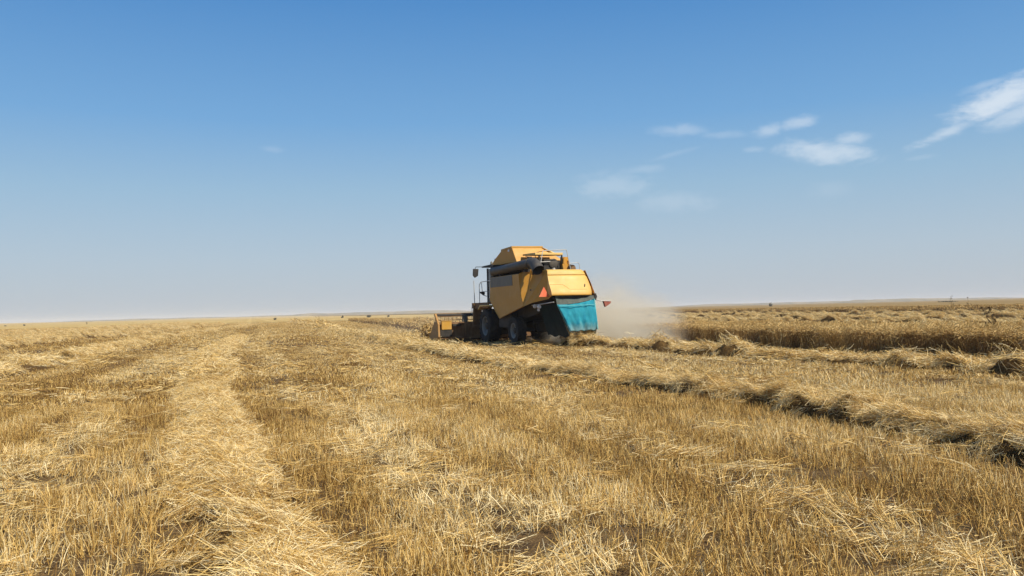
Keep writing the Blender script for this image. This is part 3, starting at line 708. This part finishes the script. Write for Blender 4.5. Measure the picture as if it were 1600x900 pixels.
# --- rear hood: a bulging cover lofted over height
def hood():
    Zs = [3.11, 3.06, 2.98, 2.90, 2.875, 2.84, 2.70, 2.52, 2.36, 2.22, 2.12, 2.06]
    U0 = [.10, .03, -.01, -.03, .0, -.04, -.08, -.16, -.27, -.36, -.39, -.385]
    VR = [-.74, -.80, -.86, -.90, -.905, -.92, -.965, -.98, -.975, -.96, -.95, -.94]
    NV = 28; V = []; F = []
    for z, u0, vr in zip(Zs, U0, VR):
        row = []
        for j in range(NV):
            q = j / (NV - 1); v = .975 + (vr - .975) * q; e = 2 * q - 1
            bulge = -.10 * (1 - e * e) + .32 * max(0, (e - .58) / .42) ** 2
            row.append((u0 + bulge + .06, v, z))
        row = [(.55, .975, z)] + row + [(.9, vr, z)]; V += row
    n = NV + 2
    for i in range(len(Zs) - 1):
        for j in range(n - 1): F.append((i * n + j, i * n + j + 1, (i + 1) * n + j + 1, (i + 1) * n + j))
    # top and bottom caps
    F.append(tuple(range(n))); F.append(tuple(range((len(Zs) - 1) * n + n - 1, (len(Zs) - 1) * n - 1, -1)))
    return MB().add(V, F), Zs, U0, VR
hm, Zs, U0, VR = hood()
hood_o = hm.build('rear_hood', M_hood, comb, smooth=True)
def hood_pt(q, z, out=.012):
    u0 = float(np.interp(-z, [-a for a in Zs], U0)); vr = float(np.interp(-z, [-a for a in Zs], VR)); v = .975 + (vr - .975) * q; e = 2 * q - 1
    return (u0 - .10 * (1 - e * e) + .32 * max(0, (e - .58) / .42) ** 2 + .06 - out, v, z)
MB().tube([hood_pt(q, 2.50 if q < .28 else 2.50 - .20 * min(1, (q - .28) / .12) if q < .42 else 2.30, .0) for q in np.linspace(.01, .80, 34)], .014, 6).build('pressed_ridge', M_hood, hood_o, smooth=True)
MB().tube([hood_pt(.78, 2.50, .01), hood_pt(.755, 2.40, .02)], .022, 6).build('hood_latch', M_dark, hood_o)
MB().prism([hood_pt(q, 2.10, .012) for q in np.linspace(0, 1, 20)] , [hood_pt(q, 2.065, .012) for q in np.linspace(0, 1, 20)]).build('hood_lip', M_gold, hood_o)
# hanger frame under the hood
MB().tube([(-.22, .86, 1.96), (-.30, 0, 1.98), (-.20, -.92, 2.00)], .03, 6).box((-.25, -1.02, 1.86), (-.12, -.92, 2.12)).tube([(-.2, -1.02, 2.08), (-.2, -1.07, 2.0), (-.2, -1.03, 1.9)], .015, 6).build('curtain_rail', M_dark, comb)

# --- cloth curtain hung behind the straw outlet
def cloth(top, bot, nu, nv, amp, seed, belly=0.0):
    V = []; F = []
    for j in range(nv):
        g = j / (nv - 1)
        for i in range(nu):
            f = i / (nu - 1); a = Vector(top(f)); b = Vector(bot(f)); p = a.lerp(b, g)
            wv = amp * g ** .6 * (sin(f * 17 + seed + g * 2) * .6 + sin(f * 31 + seed * 2.1 - g * 3) * .3) + (float(fbm(f * 6, g * 4, 1, int(seed), 3)) - .5) * amp * 1.6
            p.x += wv - belly * sin(pi * g); V.append(tuple(p))
    for j in range(nv - 1):
        for i in range(nu - 1): F.append((j * nu + i, j * nu + i + 1, (j + 1) * nu + i + 1, (j + 1) * nu + i))
    return MB().add(V, F)
topc = lambda f: (-.30 - .06 * sin(pi * f), .74 - 1.64 * f, 1.70 + .20 * f ** 2 - .02 * sin(pi * f))
botc = lambda f: (-.42, .26 - 1.22 * f, .62 + .03 * f + .02 * sin(f * 20))
cur = cloth(topc, botc, 40, 26, .045, 3, .06).build('straw_curtain', M_teal, comb, smooth=True)
so_ = cur.modifiers.new('thickness', 'SOLIDIFY'); so_.thickness = .008
def edge(pf, rad, n=24): return [pf(i / (n - 1)) for i in range(n)]
lerp3 = lambda a, b, f: tuple(a[i] + (b[i] - a[i]) * f for i in range(3))
MB().tube([lerp3(topc(0), botc(0), f) for f in np.linspace(0, 1, 14)], .022, 6).tube([lerp3(topc(1), botc(1), f) for f in np.linspace(0, 1, 14)], .03, 6).tube([(-.38 - .05 * sin(pi * f) - .03, .70 - 1.60 * f, 1.64 + .03 * f) for f in np.linspace(0, 1, 20)], .012, 6).build('hem', M_tealhem, cur, smooth=True)
up = cloth(lambda f: (-.24, .80 - 1.70 * f, 2.04), lambda f: (-.31 - .06 * sin(pi * f), .74 - 1.64 * f, 1.69 + .22 * f ** 2), 24, 8, .02, 5).build('rubber_sheet', M_greycloth, comb, smooth=True)
# same teal cloth along the sides of the outlet, its shade put into the colour
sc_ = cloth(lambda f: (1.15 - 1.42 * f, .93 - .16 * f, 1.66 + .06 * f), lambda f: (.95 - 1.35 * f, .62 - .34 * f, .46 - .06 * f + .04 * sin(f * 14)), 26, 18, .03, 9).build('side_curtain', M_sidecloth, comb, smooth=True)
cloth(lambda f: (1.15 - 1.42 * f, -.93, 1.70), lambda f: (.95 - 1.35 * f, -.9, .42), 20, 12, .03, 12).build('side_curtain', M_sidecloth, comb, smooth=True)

# --- lamps, reflectors, brackets at the rear
def lampset(v0, sg):
    return [MB().tube([(-.45, sg * .95, 1.80), (.3, sg * 1.12, 1.74), (1.4, sg * 1.12, 1.70)], .02, 6)]
lampset(1, 1)[0].build('lamp_bracket', M_grey, comb)
for uu, zz_ in ((1.04, 1.66), (.60, 1.63)):
    MB().lathe([(0, 0), (0, .075), (.05, .085), (.09, .05), (.09, 0)], 16, c=(uu - .05, 1.14, zz_), axis='u').build('rear_lamp', M_white, comb, smooth=True)
MB().lathe([(0, 0), (0, .05), (.05, .05), (.07, 0)], 14, c=(.58, 1.16, 1.50), axis='u').build('small_lamp', M_white, comb, smooth=True)
tri = MB().plate([(-.02, 1.17, 2.42), (-.02, 1.39, 2.02), (-.02, .95, 2.02)], (.02, 0, 0)).build('warning_triangle', M_red, comb)
MB().box((.0, 1.02, 2.1), (.25, 1.06, 2.14)).box((0, 1.2, 2.1), (.3, 1.24, 2.14)).build('bracket', M_dark, tri)
arm = MB().tube([(-.05, -.90, 1.90), (-.05, -1.30, 1.82), (-.05, -1.74, 1.80)], .022, 6).build('lamp_arm', M_grey, comb)
MB().prism([(-.06, -1.44, 1.82), (-.06, -1.80, 1.79), (-.06, -1.76, 1.70), (-.06, -1.52, 1.56)], [(.06, -1.44, 1.82), (.06, -1.80, 1.79), (.06, -1.76, 1.70), (.06, -1.52, 1.56)]).build('tail_lamp', M_lampred, arm, bevel=.01)

# --- handrails on the deck
MB().tube([(1.0, .93, 3.08), (1.05, .80, 3.55), (1.1, .70, 3.93), (1.15, .55, 3.95), (1.2, -.40, 4.00), (1.2, -.43, 3.97), (1.2, -.60, 3.12)], .018, 6).tube([(1.2, -.55, 3.42), (1.2, -.92, 3.46), (1.2, -1.0, 3.40), (1.2, -1.02, 3.10)], .016, 6).build('deck_handrail', M_grey, comb)
MB().tube([(1.9, 1.15, 3.78), (1.8, .85, 3.68), (1.7, .75, 3.66)], .022, 6).tube([(1.72, .78, 3.62), (1.72, .78, 3.90), (1.72, .25, 4.02), (1.72, .05, 4.0)], .018, 6).build('tank_ladder_rail', M_rust, comb)

# --- unloading auger
ag = MB().tube([(5.35, 1.34, 3.30), (3.2, 1.30, 3.36), (1.15, 1.24, 3.43)], .205, 20).tube([(1.20, 1.24, 3.43), (1.12, 1.24, 3.43)], .235, 20).build('unloading_auger', M_aug, comb, smooth=True)
MB().tube([(1.18, 1.24, 3.43), (.98, 1.235, 3.44), (.82, 1.23, 3.41), (.68, 1.22, 3.34), (.58, 1.21, 3.24), (.44, 1.19, 3.10)], [.21, .215, .225, .235, .245, .25], 20, caps=False).build('auger_spout', M_aug, ag, smooth=True)
MB().lathe([(0, 0), (0, .20)], 18, c=(.58, 1.21, 3.26), axis='z').build('spout_disc', M_dark, ag)  # flat black disc set across the spout inside its mouth
MB().box((1.10, 1.18, 3.63), (1.22, 1.34, 3.70)).build('auger_lug', M_dark, ag)
for bb_ in (((4.3, 1.05, 3.05), (4.42, 1.4, 3.14)), ((1.7, 1.02, 3.10), (1.82, 1.30, 3.24))): MB().box(*bb_).build('auger_cradle', M_dark, ag)
MB().box((5.2, .95, 2.9), (5.62, 1.42, 3.62)).build('auger_pivot', M_dark, comb, bevel=.05)

# --- cab
cab = empty('cab', (0, 6.25, 1.9), 0, comb)
def cb(mb): mb.v = [(p[0] - 6.25, p[1], p[2] - 1.9) for p in mb.v]; return mb
cb(MB().prism([(6.2, .78, 3.55), (8.35, .90, 3.66), (8.35, .90, 3.73), (6.2, .82, 3.78)], [(6.2, -.78, 3.55), (8.35, -.90, 3.66), (8.35, -.90, 3.73), (6.2, -.82, 3.78)])).build('cab_roof', M_dark, cab, bevel=.02)
for u_, v_ in ((6.3, .78), (6.3, -.78), (7.9, .74), (7.9, -.74), (7.05, .80)):
    cb(MB().box((u_ - .04, v_ - .04, 1.9), (u_ + .04, v_ + .04, 3.6))).build('cab_post', M_dark, cab)
for a, b_ in (((6.34, .78), (7.01, .79)), ((7.09, .79), (7.86, .75)), ((6.34, -.78), (7.86, -.75)), ((7.93, .70), (7.93, -.70))):
    p, q = (a[0], a[1]), (b_[0], b_[1]); dx = .012
    cb(MB().prism([(p[0], p[1], 2.2), (q[0], q[1], 2.2), (q[0], q[1], 3.56), (p[0], p[1], 3.56)], [(p[0] + (dx if p[0] == q[0] else 0), p[1] - (0 if p[0] == q[0] else dx), 2.2), (q[0] + (dx if p[0] == q[0] else 0), q[1] - (0 if p[0] == q[0] else dx), 2.2), (q[0] + (dx if p[0] == q[0] else 0), q[1] - (0 if p[0] == q[0] else dx), 3.56), (p[0] + (dx if p[0] == q[0] else 0), p[1] - (0 if p[0] == q[0] else dx), 3.56)])).build('window', M_glass, cab)
cb(MB().box((6.3, -.76, 1.88), (7.95, .76, 2.18))).build('cab_base', M_panelgrey, cab, bevel=.03)
cb(MB().box((6.9, -.28, 2.18), (7.4, .28, 2.45)).box((6.85, -.28, 2.4), (7.0, .28, 3.1))).build('driver_seat', M_dark, cab, bevel=.05)
cb(MB().lathe([(0, 0), (0, .06), (.10, .06), (.15, .03), (.16, 0)], 14, c=(7.2, .78, 3.75), axis='z').tube([(7.2, .78, 3.70), (7.2, .78, 3.76)], .02, 6)).build('beacon', M_panelgrey, cab, smooth=True)
cb(MB().box((6.3, .70, 3.74), (6.42, .92, 3.98))).build('work_lamp', M_dark, cab, bevel=.03)
cb(MB().tube([(8.2, .88, 3.70), (8.28, 1.22, 3.70), (8.28, 1.27, 3.60)], .018, 6)).build('mirror_arm', M_dark, cab)
mo = cb(MB().prism([(8.24, 1.09, 3.60), (8.24, 1.37, 3.61), (8.24, 1.39, 3.28), (8.24, 1.29, 3.16), (8.24, 1.12, 3.26)], [(8.32, 1.09, 3.60), (8.32, 1.37, 3.61), (8.32, 1.39, 3.28), (8.32, 1.29, 3.16), (8.32, 1.12, 3.26)])).build('mirror', M_dark, cab, bevel=.02)
cb(MB().tube([(7.6, .80, 2.20), (7.75, 1.02, 2.28), (7.8, 1.10, 2.34)], .018, 6).prism([(7.76, .98, 2.30), (7.76, 1.18, 2.38), (7.76, 1.20, 2.46), (7.76, 1.02, 2.48), (7.76, .95, 2.42)], [(7.84, .98, 2.30), (7.84, 1.18, 2.38), (7.84, 1.20, 2.46), (7.84, 1.02, 2.48), (7.84, .95, 2.42)])).build('lower_mirror', M_dark, cab)
# platform, rails and ladder beside the cab
MB().box((5.75, .70, 1.84), (8.2, 1.50, 1.92)).box((5.8, 1.44, 1.66), (8.2, 1.50, 1.84)).build('platform', M_rust, comb)
MB().prism([(5.3, 1.46, 1.74), (5.6, 1.60, 1.80), (6.7, 1.60, 1.80), (7.0, 1.60, 1.62), (7.0, 1.60, 1.57), (6.66, 1.60, 1.74), (5.64, 1.60, 1.74)], [(5.3, .95, 1.74), (5.6, .95, 1.80), (6.7, .95, 1.80), (7.0, .95, 1.62), (7.0, .95, 1.57), (6.66, .95, 1.74), (5.64, .95, 1.74)]).build('mudguard', M_cream, comb)
MB().tube([(8.05, 1.40, 1.9), (8.05, 1.42, 3.02)], .02, 6).tube([(7.7, 1.26, 1.9), (7.7, 1.26, 2.80), (7.6, 1.20, 2.93), (6.9, 1.1, 2.95), (6.4, .92, 2.98)], .018, 6).tube([(7.5, 1.22, 2.93), (7.5, 1.18, 2.46), (6.9, 1.1, 2.46)], .016, 6).tube([(7.0, 1.1, 1.9), (7.0, 1.1, 2.95)], .016, 6).tube([(7.85, 1.50, 1.35), (7.85, 1.62, 1.40), (7.85, 1.62, 1.75), (7.85, 1.48, 1.8)], .014, 6).build('platform_rail', M_grey, comb)
ld = MB().tube([(7.75, 1.55, 1.9), (7.75, 1.60, .75)], .03, 6).tube([(7.75, 1.15, 1.9), (7.75, 1.20, .75)], .03, 6).build('ladder', M_rust, comb)
for i in range(5):
    MB().box((7.66, 1.16, .80 + i * .25), (7.86, 1.57, .84 + i * .25)).build('rung', M_rust, ld)
MB().box((7.70, 1.17, 1.0), (7.73, 1.56, 1.9)).build('ladder_guard', M_rust, ld)

# --- header and feeder house
MB().prism([(6.3, .62, 1.9), (8.3, .62, 1.15), (8.3, .62, .35), (6.3, .62, .95)], [(6.3, -.62, 1.9), (8.3, -.62, 1.15), (8.3, -.62, .35), (6.3, -.62, .95)]).build('feeder_house', M_dark, comb, bevel=.02)
hdr = empty('header', (0, 8.5, 0), 0, comb)
def hb_(mb): mb.v = [(p[0] - 8.5, p[1], p[2]) for p in mb.v]; return mb
HW = 3.12
hb_(MB().prism([(8.42, HW, .98), (8.50, HW, .98), (8.62, HW, .30), (9.7, HW, .14), (9.7, HW, .10), (8.52, HW, .20)], [(8.42, -HW, .98), (8.50, -HW, .98), (8.62, -HW, .30), (9.7, -HW, .14), (9.7, -HW, .10), (8.52, -HW, .20)])).build('back_sheet', M_rust, hdr)
hb_(MB().box((8.34, -HW, .92), (8.46, HW, 1.02)).box((8.40, -HW, .22), (8.52, HW, .32)).box((8.36, 1.75, .3), (8.43, 1.85, .95)).box((8.36, -1.85, .3), (8.43, -1.75, .95))).build('frame_beam', M_rust, hdr)
hb_(MB().tube([(8.9, HW, 1.36), (8.9, -HW, 1.36)], .055, 8)).build('reel_shaft', M_dark, hdr)
hb_(MB().box((8.55, 1.62, .98), (8.72, 1.86, 1.32)).box((8.5, 1.7, .9), (8.95, 1.78, 1.38))).build('reel_support', M_panelgrey, hdr)
hb_(MB().box((8.30, 2.52, .66), (8.44, 3.02, 1.08)).box((8.28, 2.50, 1.07), (8.46, 3.04, 1.10))).build('drive_cover', M_gold, hdr, bevel=.02)
hb_(MB().box((8.33, 2.5, .32), (8.42, 3.1, .64)).box((8.30, 2.06, .82), (8.44, 2.46, .92))).build('drive_box', M_dark, hdr)
for sg in (1, -1):
    v0 = HW * sg; v1 = (HW + .10) * sg
    pr = [(8.25, .32), (8.30, .95), (8.42, 1.04), (8.95, 1.05), (9.3, .80), (9.8, .35), (10.1, .12), (8.4, .12)]
    hb_(MB().prism([(a, v0, b) for a, b in pr], [(a, v1, b) for a, b in pr])).build('end_divider', M_hdr, hdr, bevel=.02)
    hb_(MB().prism([(8.45, v0, 1.05), (8.62, v0, 1.05), (9.0, v0, 1.44), (8.84, v0, 1.44)], [(8.45, v1, 1.05), (8.62, v1, 1.05), (9.0, v1, 1.44), (8.84, v1, 1.44)]).tube([(8.7, v1, 1.40), (8.4, v1 , 1.08)], .02, 6)).build('reel_arm', M_hdr, hdr)
# reel: six bats round the shaft with tines
for kk in range(6):
    a = kk * pi / 3 + .3; rr_ = .46; bu, bz = 9.15 + rr_ * cos(a), .98 + rr_ * sin(a)
    b_ = hb_(MB().tube([(bu, HW - .12, bz), (bu, -HW + .12, bz)], .022, 6)).build('reel_bat', M_rust, hdr)
    mt = MB()
    for q in np.linspace(-HW + .2, HW - .2, 30): mt.tube([(bu, q, bz), (bu + .03, q, bz - .2)], .007, 4)
    hb_(mt).build('tines', M_dark, b_)['kind'] = 'stuff'
hb_(MB().tube([(8.85, HW - .1, .52), (8.85, -HW + .1, .52)], .19, 14)).build('cross_auger', M_grey, hdr, smooth=True)

# ------------------------------------------------------------ tall dead weed and small far bushes
def weed(loc, h, label, seed, mat, n_br=9, group=None):
    rg = random.Random(seed); t_ = empty('dead_weed', loc); tag(t_, label, 'plant', group)
    pth = [(0, 0, 0)] + [(rg.uniform(-.03, .03) * j, rg.uniform(-.02, .02) * j, h * j / 5) for j in range(1, 6)]
    MB().tube(pth, [.016, .015, .013, .012, .010, .006], 6).build('stem', mat, t_, raw=True)
    hd = MB(); bb = MB()
    for j in range(n_br):
        z = h * (.35 + .6 * rg.random()); a = rg.uniform(0, 6.28); L_ = h * .10 * (1.6 - z / h) + .04; k_ = int(z / h * 5); px, py = pth[k_][0], pth[k_][1]
        e = (px + cos(a) * L_, py + sin(a) * L_, z + L_ * .8); bb.tube([(px, py, z), ((px + e[0]) / 2, (py + e[1]) / 2, z + L_ * .25), e], .006, 4)
        for q in range(5):
            c = tuple(e[i] + rg.uniform(-.03, .03) for i in range(3)); r = rg.uniform(.010, .021)
            hd.add([(c[0] + r, c[1], c[2]), (c[0] - r, c[1], c[2]), (c[0], c[1] + r, c[2]), (c[0], c[1] - r, c[2]), (c[0], c[1], c[2] + r * 1.5), (c[0], c[1], c[2] - r * 1.2)], [(0, 2, 4), (2, 1, 4), (1, 3, 4), (3, 0, 4), (2, 0, 5), (1, 2, 5), (3, 1, 5), (0, 3, 5)])
    for q in range(14):
        c = tuple(pth[5][i] + rg.uniform(-.05, .05) for i in range(3)); r = .02
        hd.add([(c[0] + r, c[1], c[2]), (c[0] - r, c[1], c[2]), (c[0], c[1] + r, c[2]), (c[0], c[1], c[2] + r * 2)], [(0, 2, 3), (2, 1, 3), (0, 1, 2)])
    bb.build('twigs', mat, t_, raw=True)['kind'] = 'stuff'; hd.build('seed_heads', mat, t_, raw=True)['kind'] = 'stuff'
m, k, out = new_mat('dry_brown_stalk'); k.link(bsdf(k, k.ramp(k.noise(k.n('ShaderNodeTexCoord').outputs['Object'], 20), [(.3, (.05, .03, .015)), (.7, (.13, .08, .035))]), .9, spec=.1), out.inputs[0]); M_weed = m
weed((13.8, 23.2, 0), 1.22, 'tall dark dead weed standing above the wheat strip on the right', 3, M_weed, 14)
weed((48.0, 88, 0), 1.9, 'small dark weed poking above the distant wheat, left of two', 5, M_weed, 10)
weed((46.5, 82, 0), 1.7, 'thin dark weed poking above the distant wheat, right of two', 6, M_weed, 6)
m, k, out = new_mat('dusty_dark_foliage'); k.link(bsdf(k, k.ramp(k.noise(k.n('ShaderNodeTexCoord').outputs['Object'], 3), [(.3, (.06, .06, .035)), (.7, (.15, .135, .075))]), .9, spec=.1), out.inputs[0]); M_bush = m
def bush(x, y, wd, h, label, seed):
    rg = np.random.default_rng(seed); t_ = empty('bush', (x, y, float(gz(x, y)))); tag(t_, label, 'bush', 'small bushes dotted along the horizon')
    n = 320; d = unit(rg.normal(size=(n, 3))) * (rg.random(n) ** .4)[:, None]; lob = 1 + .35 * np.sin(d[:, 0] * 7 + seed) * np.cos(d[:, 1] * 5)
    P = d * [wd / 2, wd / 2, h * .5] * lob[:, None] + [0, 0, h * .5]; P[:, 2] = np.maximum(P[:, 2], .05)
    V = []; F = []; sz = wd * .09
    for i in range(n):
        a = unit(rg.normal(size=(1, 3)))[0]; b = unit(np.cross(a, rg.normal(size=3))[None])[0]; bsz = len(V)
        V += [P[i] - a * sz, P[i] + b * sz, P[i] + a * sz, P[i] - b * sz]; F.append((bsz, bsz + 1, bsz + 2, bsz + 3))
    MB().add(V, F).build('foliage', M_bush, t_, raw=True)['kind'] = 'stuff'
    mb = MB()
    for i in range(4): mb.tube([(0, 0, -.1), (rg.uniform(-.25, .25) * wd, rg.uniform(-.2, .2) * wd, h * .6)], [.05 * h * .6, .02 * h], 5)
    mb.build('stem', M_weed, t_, raw=True)
BU = [(-229, 377, 1.9, 1.5, 'dark round bush on the skyline near the left edge of the picture'), (-236, 374, 1.7, .9, 'low bush beside the round one at the left edge'),
      (-188, 355, .9, 2.4, 'thin upright shrub on the left skyline'), (-104, 352, 2.6, 1.9, 'small grey-green bush on the skyline left of centre'),
      (-95, 352, 3.4, 1.0, 'flat wide bush on the skyline just right of the grey-green bush'), (-79, 372, 1.6, 1.3, 'tiny bush on the skyline between the flat bush and the harvester'),
      (-84.5, 400, 1.9, 2.5, 'dark pointed bush on the skyline left of the harvester'), (-66.5, 372, 3.6, 2.4, 'broad dark bush on the skyline close to the left of the harvester'),
      (-57.5, 372, 2.2, 1.7, 'pale low bush on the skyline nearest the harvester'),
      (-53.2, 94, .45, .35, 'left one of two small dark tufts in the far left stubble'), (-52.6, 94.3, .42, .4, 'right one of two small dark tufts in the far left stubble'),
      (-83, 138, .7, .5, 'lone dark tuft in the pale stubble under the left skyline'), (113, 352, 1.6, 2.4, 'thin upright bush on the skyline right of the dust cloud'),
      (190, 352, 8, .8, 'long low dark bush line on the right skyline')]
for i, b_ in enumerate(BU): bush(b_[0], b_[1], b_[2] * (.5 if i < 9 else .9), b_[3] * (.5 if i < 9 else .9), b_[4], 50 + i)

# ------------------------------------------------------------ dust thrown up by the machine
def dust(name, label, loc, rz, half, dens, seed, power=1.0):
    m, k, out = new_mat('airborne_dust_' + str(seed))
    tc = k.n('ShaderNodeTexCoord').outputs['Object']           # -1..1 in the box
    sp = k.n('ShaderNodeSeparateXYZ'); k.put(sp.inputs[0], tc)
    n = k.noise(tc, 2.4, 5, .62, .6)
    xx_ = k.m('MULTIPLY', sp.outputs[0], sp.outputs[0]); yy_ = k.m('MULTIPLY', sp.outputs[1], sp.outputs[1])
    h = k.m('MULTIPLY', k.m('ADD', sp.outputs[2], 1.0), .5)      # 0 ground .. 1 top
    r2 = k.m('ADD', k.m('ADD', xx_, yy_), k.m('MULTIPLY', h, h))
    rad = k.mr(k.m('ADD', k.m('SQRT', r2), k.m('MULTIPLY', k.m('SUBTRACT', n, .5), 1.35)), 1.0, .05, 0, 1, smooth=True)
    edgef = k.mr(k.m('SQRT', r2), .98, .8, 0, 1)
    low = k.m('POWER', k.m('SUBTRACT', 1.0, h, clamp=True), 1.3)
    dn = k.m('MULTIPLY', k.m('MULTIPLY', k.m('MULTIPLY', rad, edgef), low), dens)
    pv = k.n('ShaderNodeVolumePrincipled'); pv.inputs['Color'].default_value = (1.0, .93, .77, 1); k.put(pv.inputs['Density'], dn); pv.inputs['Anisotropy'].default_value = .2
    k.link(pv.outputs[0], out.inputs['Volume'])
    # rounded dome hull in unit space
    V = []; F = []; na, nr = 24, 8
    for j in range(nr + 1):
        ph = pi / 2 * j / nr; zz = -1 + 2 * sin(ph); rr = cos(ph)
        for i in range(na): V.append((rr * cos(2 * pi * i / na) + 0, rr * sin(2 * pi * i / na), zz))
    for j in range(nr):
        for i in range(na): F.append((j * na + i, j * na + (i + 1) % na, (j + 1) * na + (i + 1) % na, (j + 1) * na + i))
    F.append(tuple(range(na - 1, -1, -1)))
    o = MB().add(V, F).build(name, m, None, raw=True); o.scale = half; o.location = loc; o.rotation_euler = (0, 0, rz)
    tag(o, label, 'dust cloud', kind='stuff'); return o
dust('dust_cloud', 'tan dust cloud hanging low to the right of the harvester', (4.2, 37.4, 1.9), R(15), (3.8, 6.6, 2.0), 1.5, 1)
# straw pouring out below the curtain
n = 46; fu = rng.uniform(-.35, .1, n); fv = rng.uniform(-.80, .20, n); c_, s_ = cos(TH), sin(TH)
fx = 2.35 - fv * c_ - fu * s_; fy = 32.3 - fv * s_ + fu * c_; fz = rng.uniform(.15, .72, n)
tag(scatter('falling_straw', 'swath_mid', np.stack([fx, fy, fz], 1), rng.uniform(-1.2, 1.2, (n, 3)) + [pi / 2, 0, 0], rng.uniform(.35, .6, n), np.full(n, .8)), 'pale chopped straw pouring out under the teal curtain', 'straw', kind='stuff')
dust('dust_cloud', 'thin dust haze drifting in front of the header on the left', (-3.5, 58, 2.5), R(15), (10, 12, 2.6), .018, 2)

# ------------------------------------------------------------ the dusty air over the plain
m, k, out = new_mat('air'); pv = k.n('ShaderNodeVolumePrincipled'); pv.inputs['Color'].default_value = (.86, .88, .92, 1); pv.inputs['Density'].default_value = .00024; pv.inputs['Anisotropy'].default_value = .0
k.link(pv.outputs[0], out.inputs['Volume'])
hz = MB().box((-4900, -3200, -8), (4900, 4900, 16)).build('haze', m, None, raw=True); tag(hz, 'thin dusty air paling the far horizon', kind='stuff')
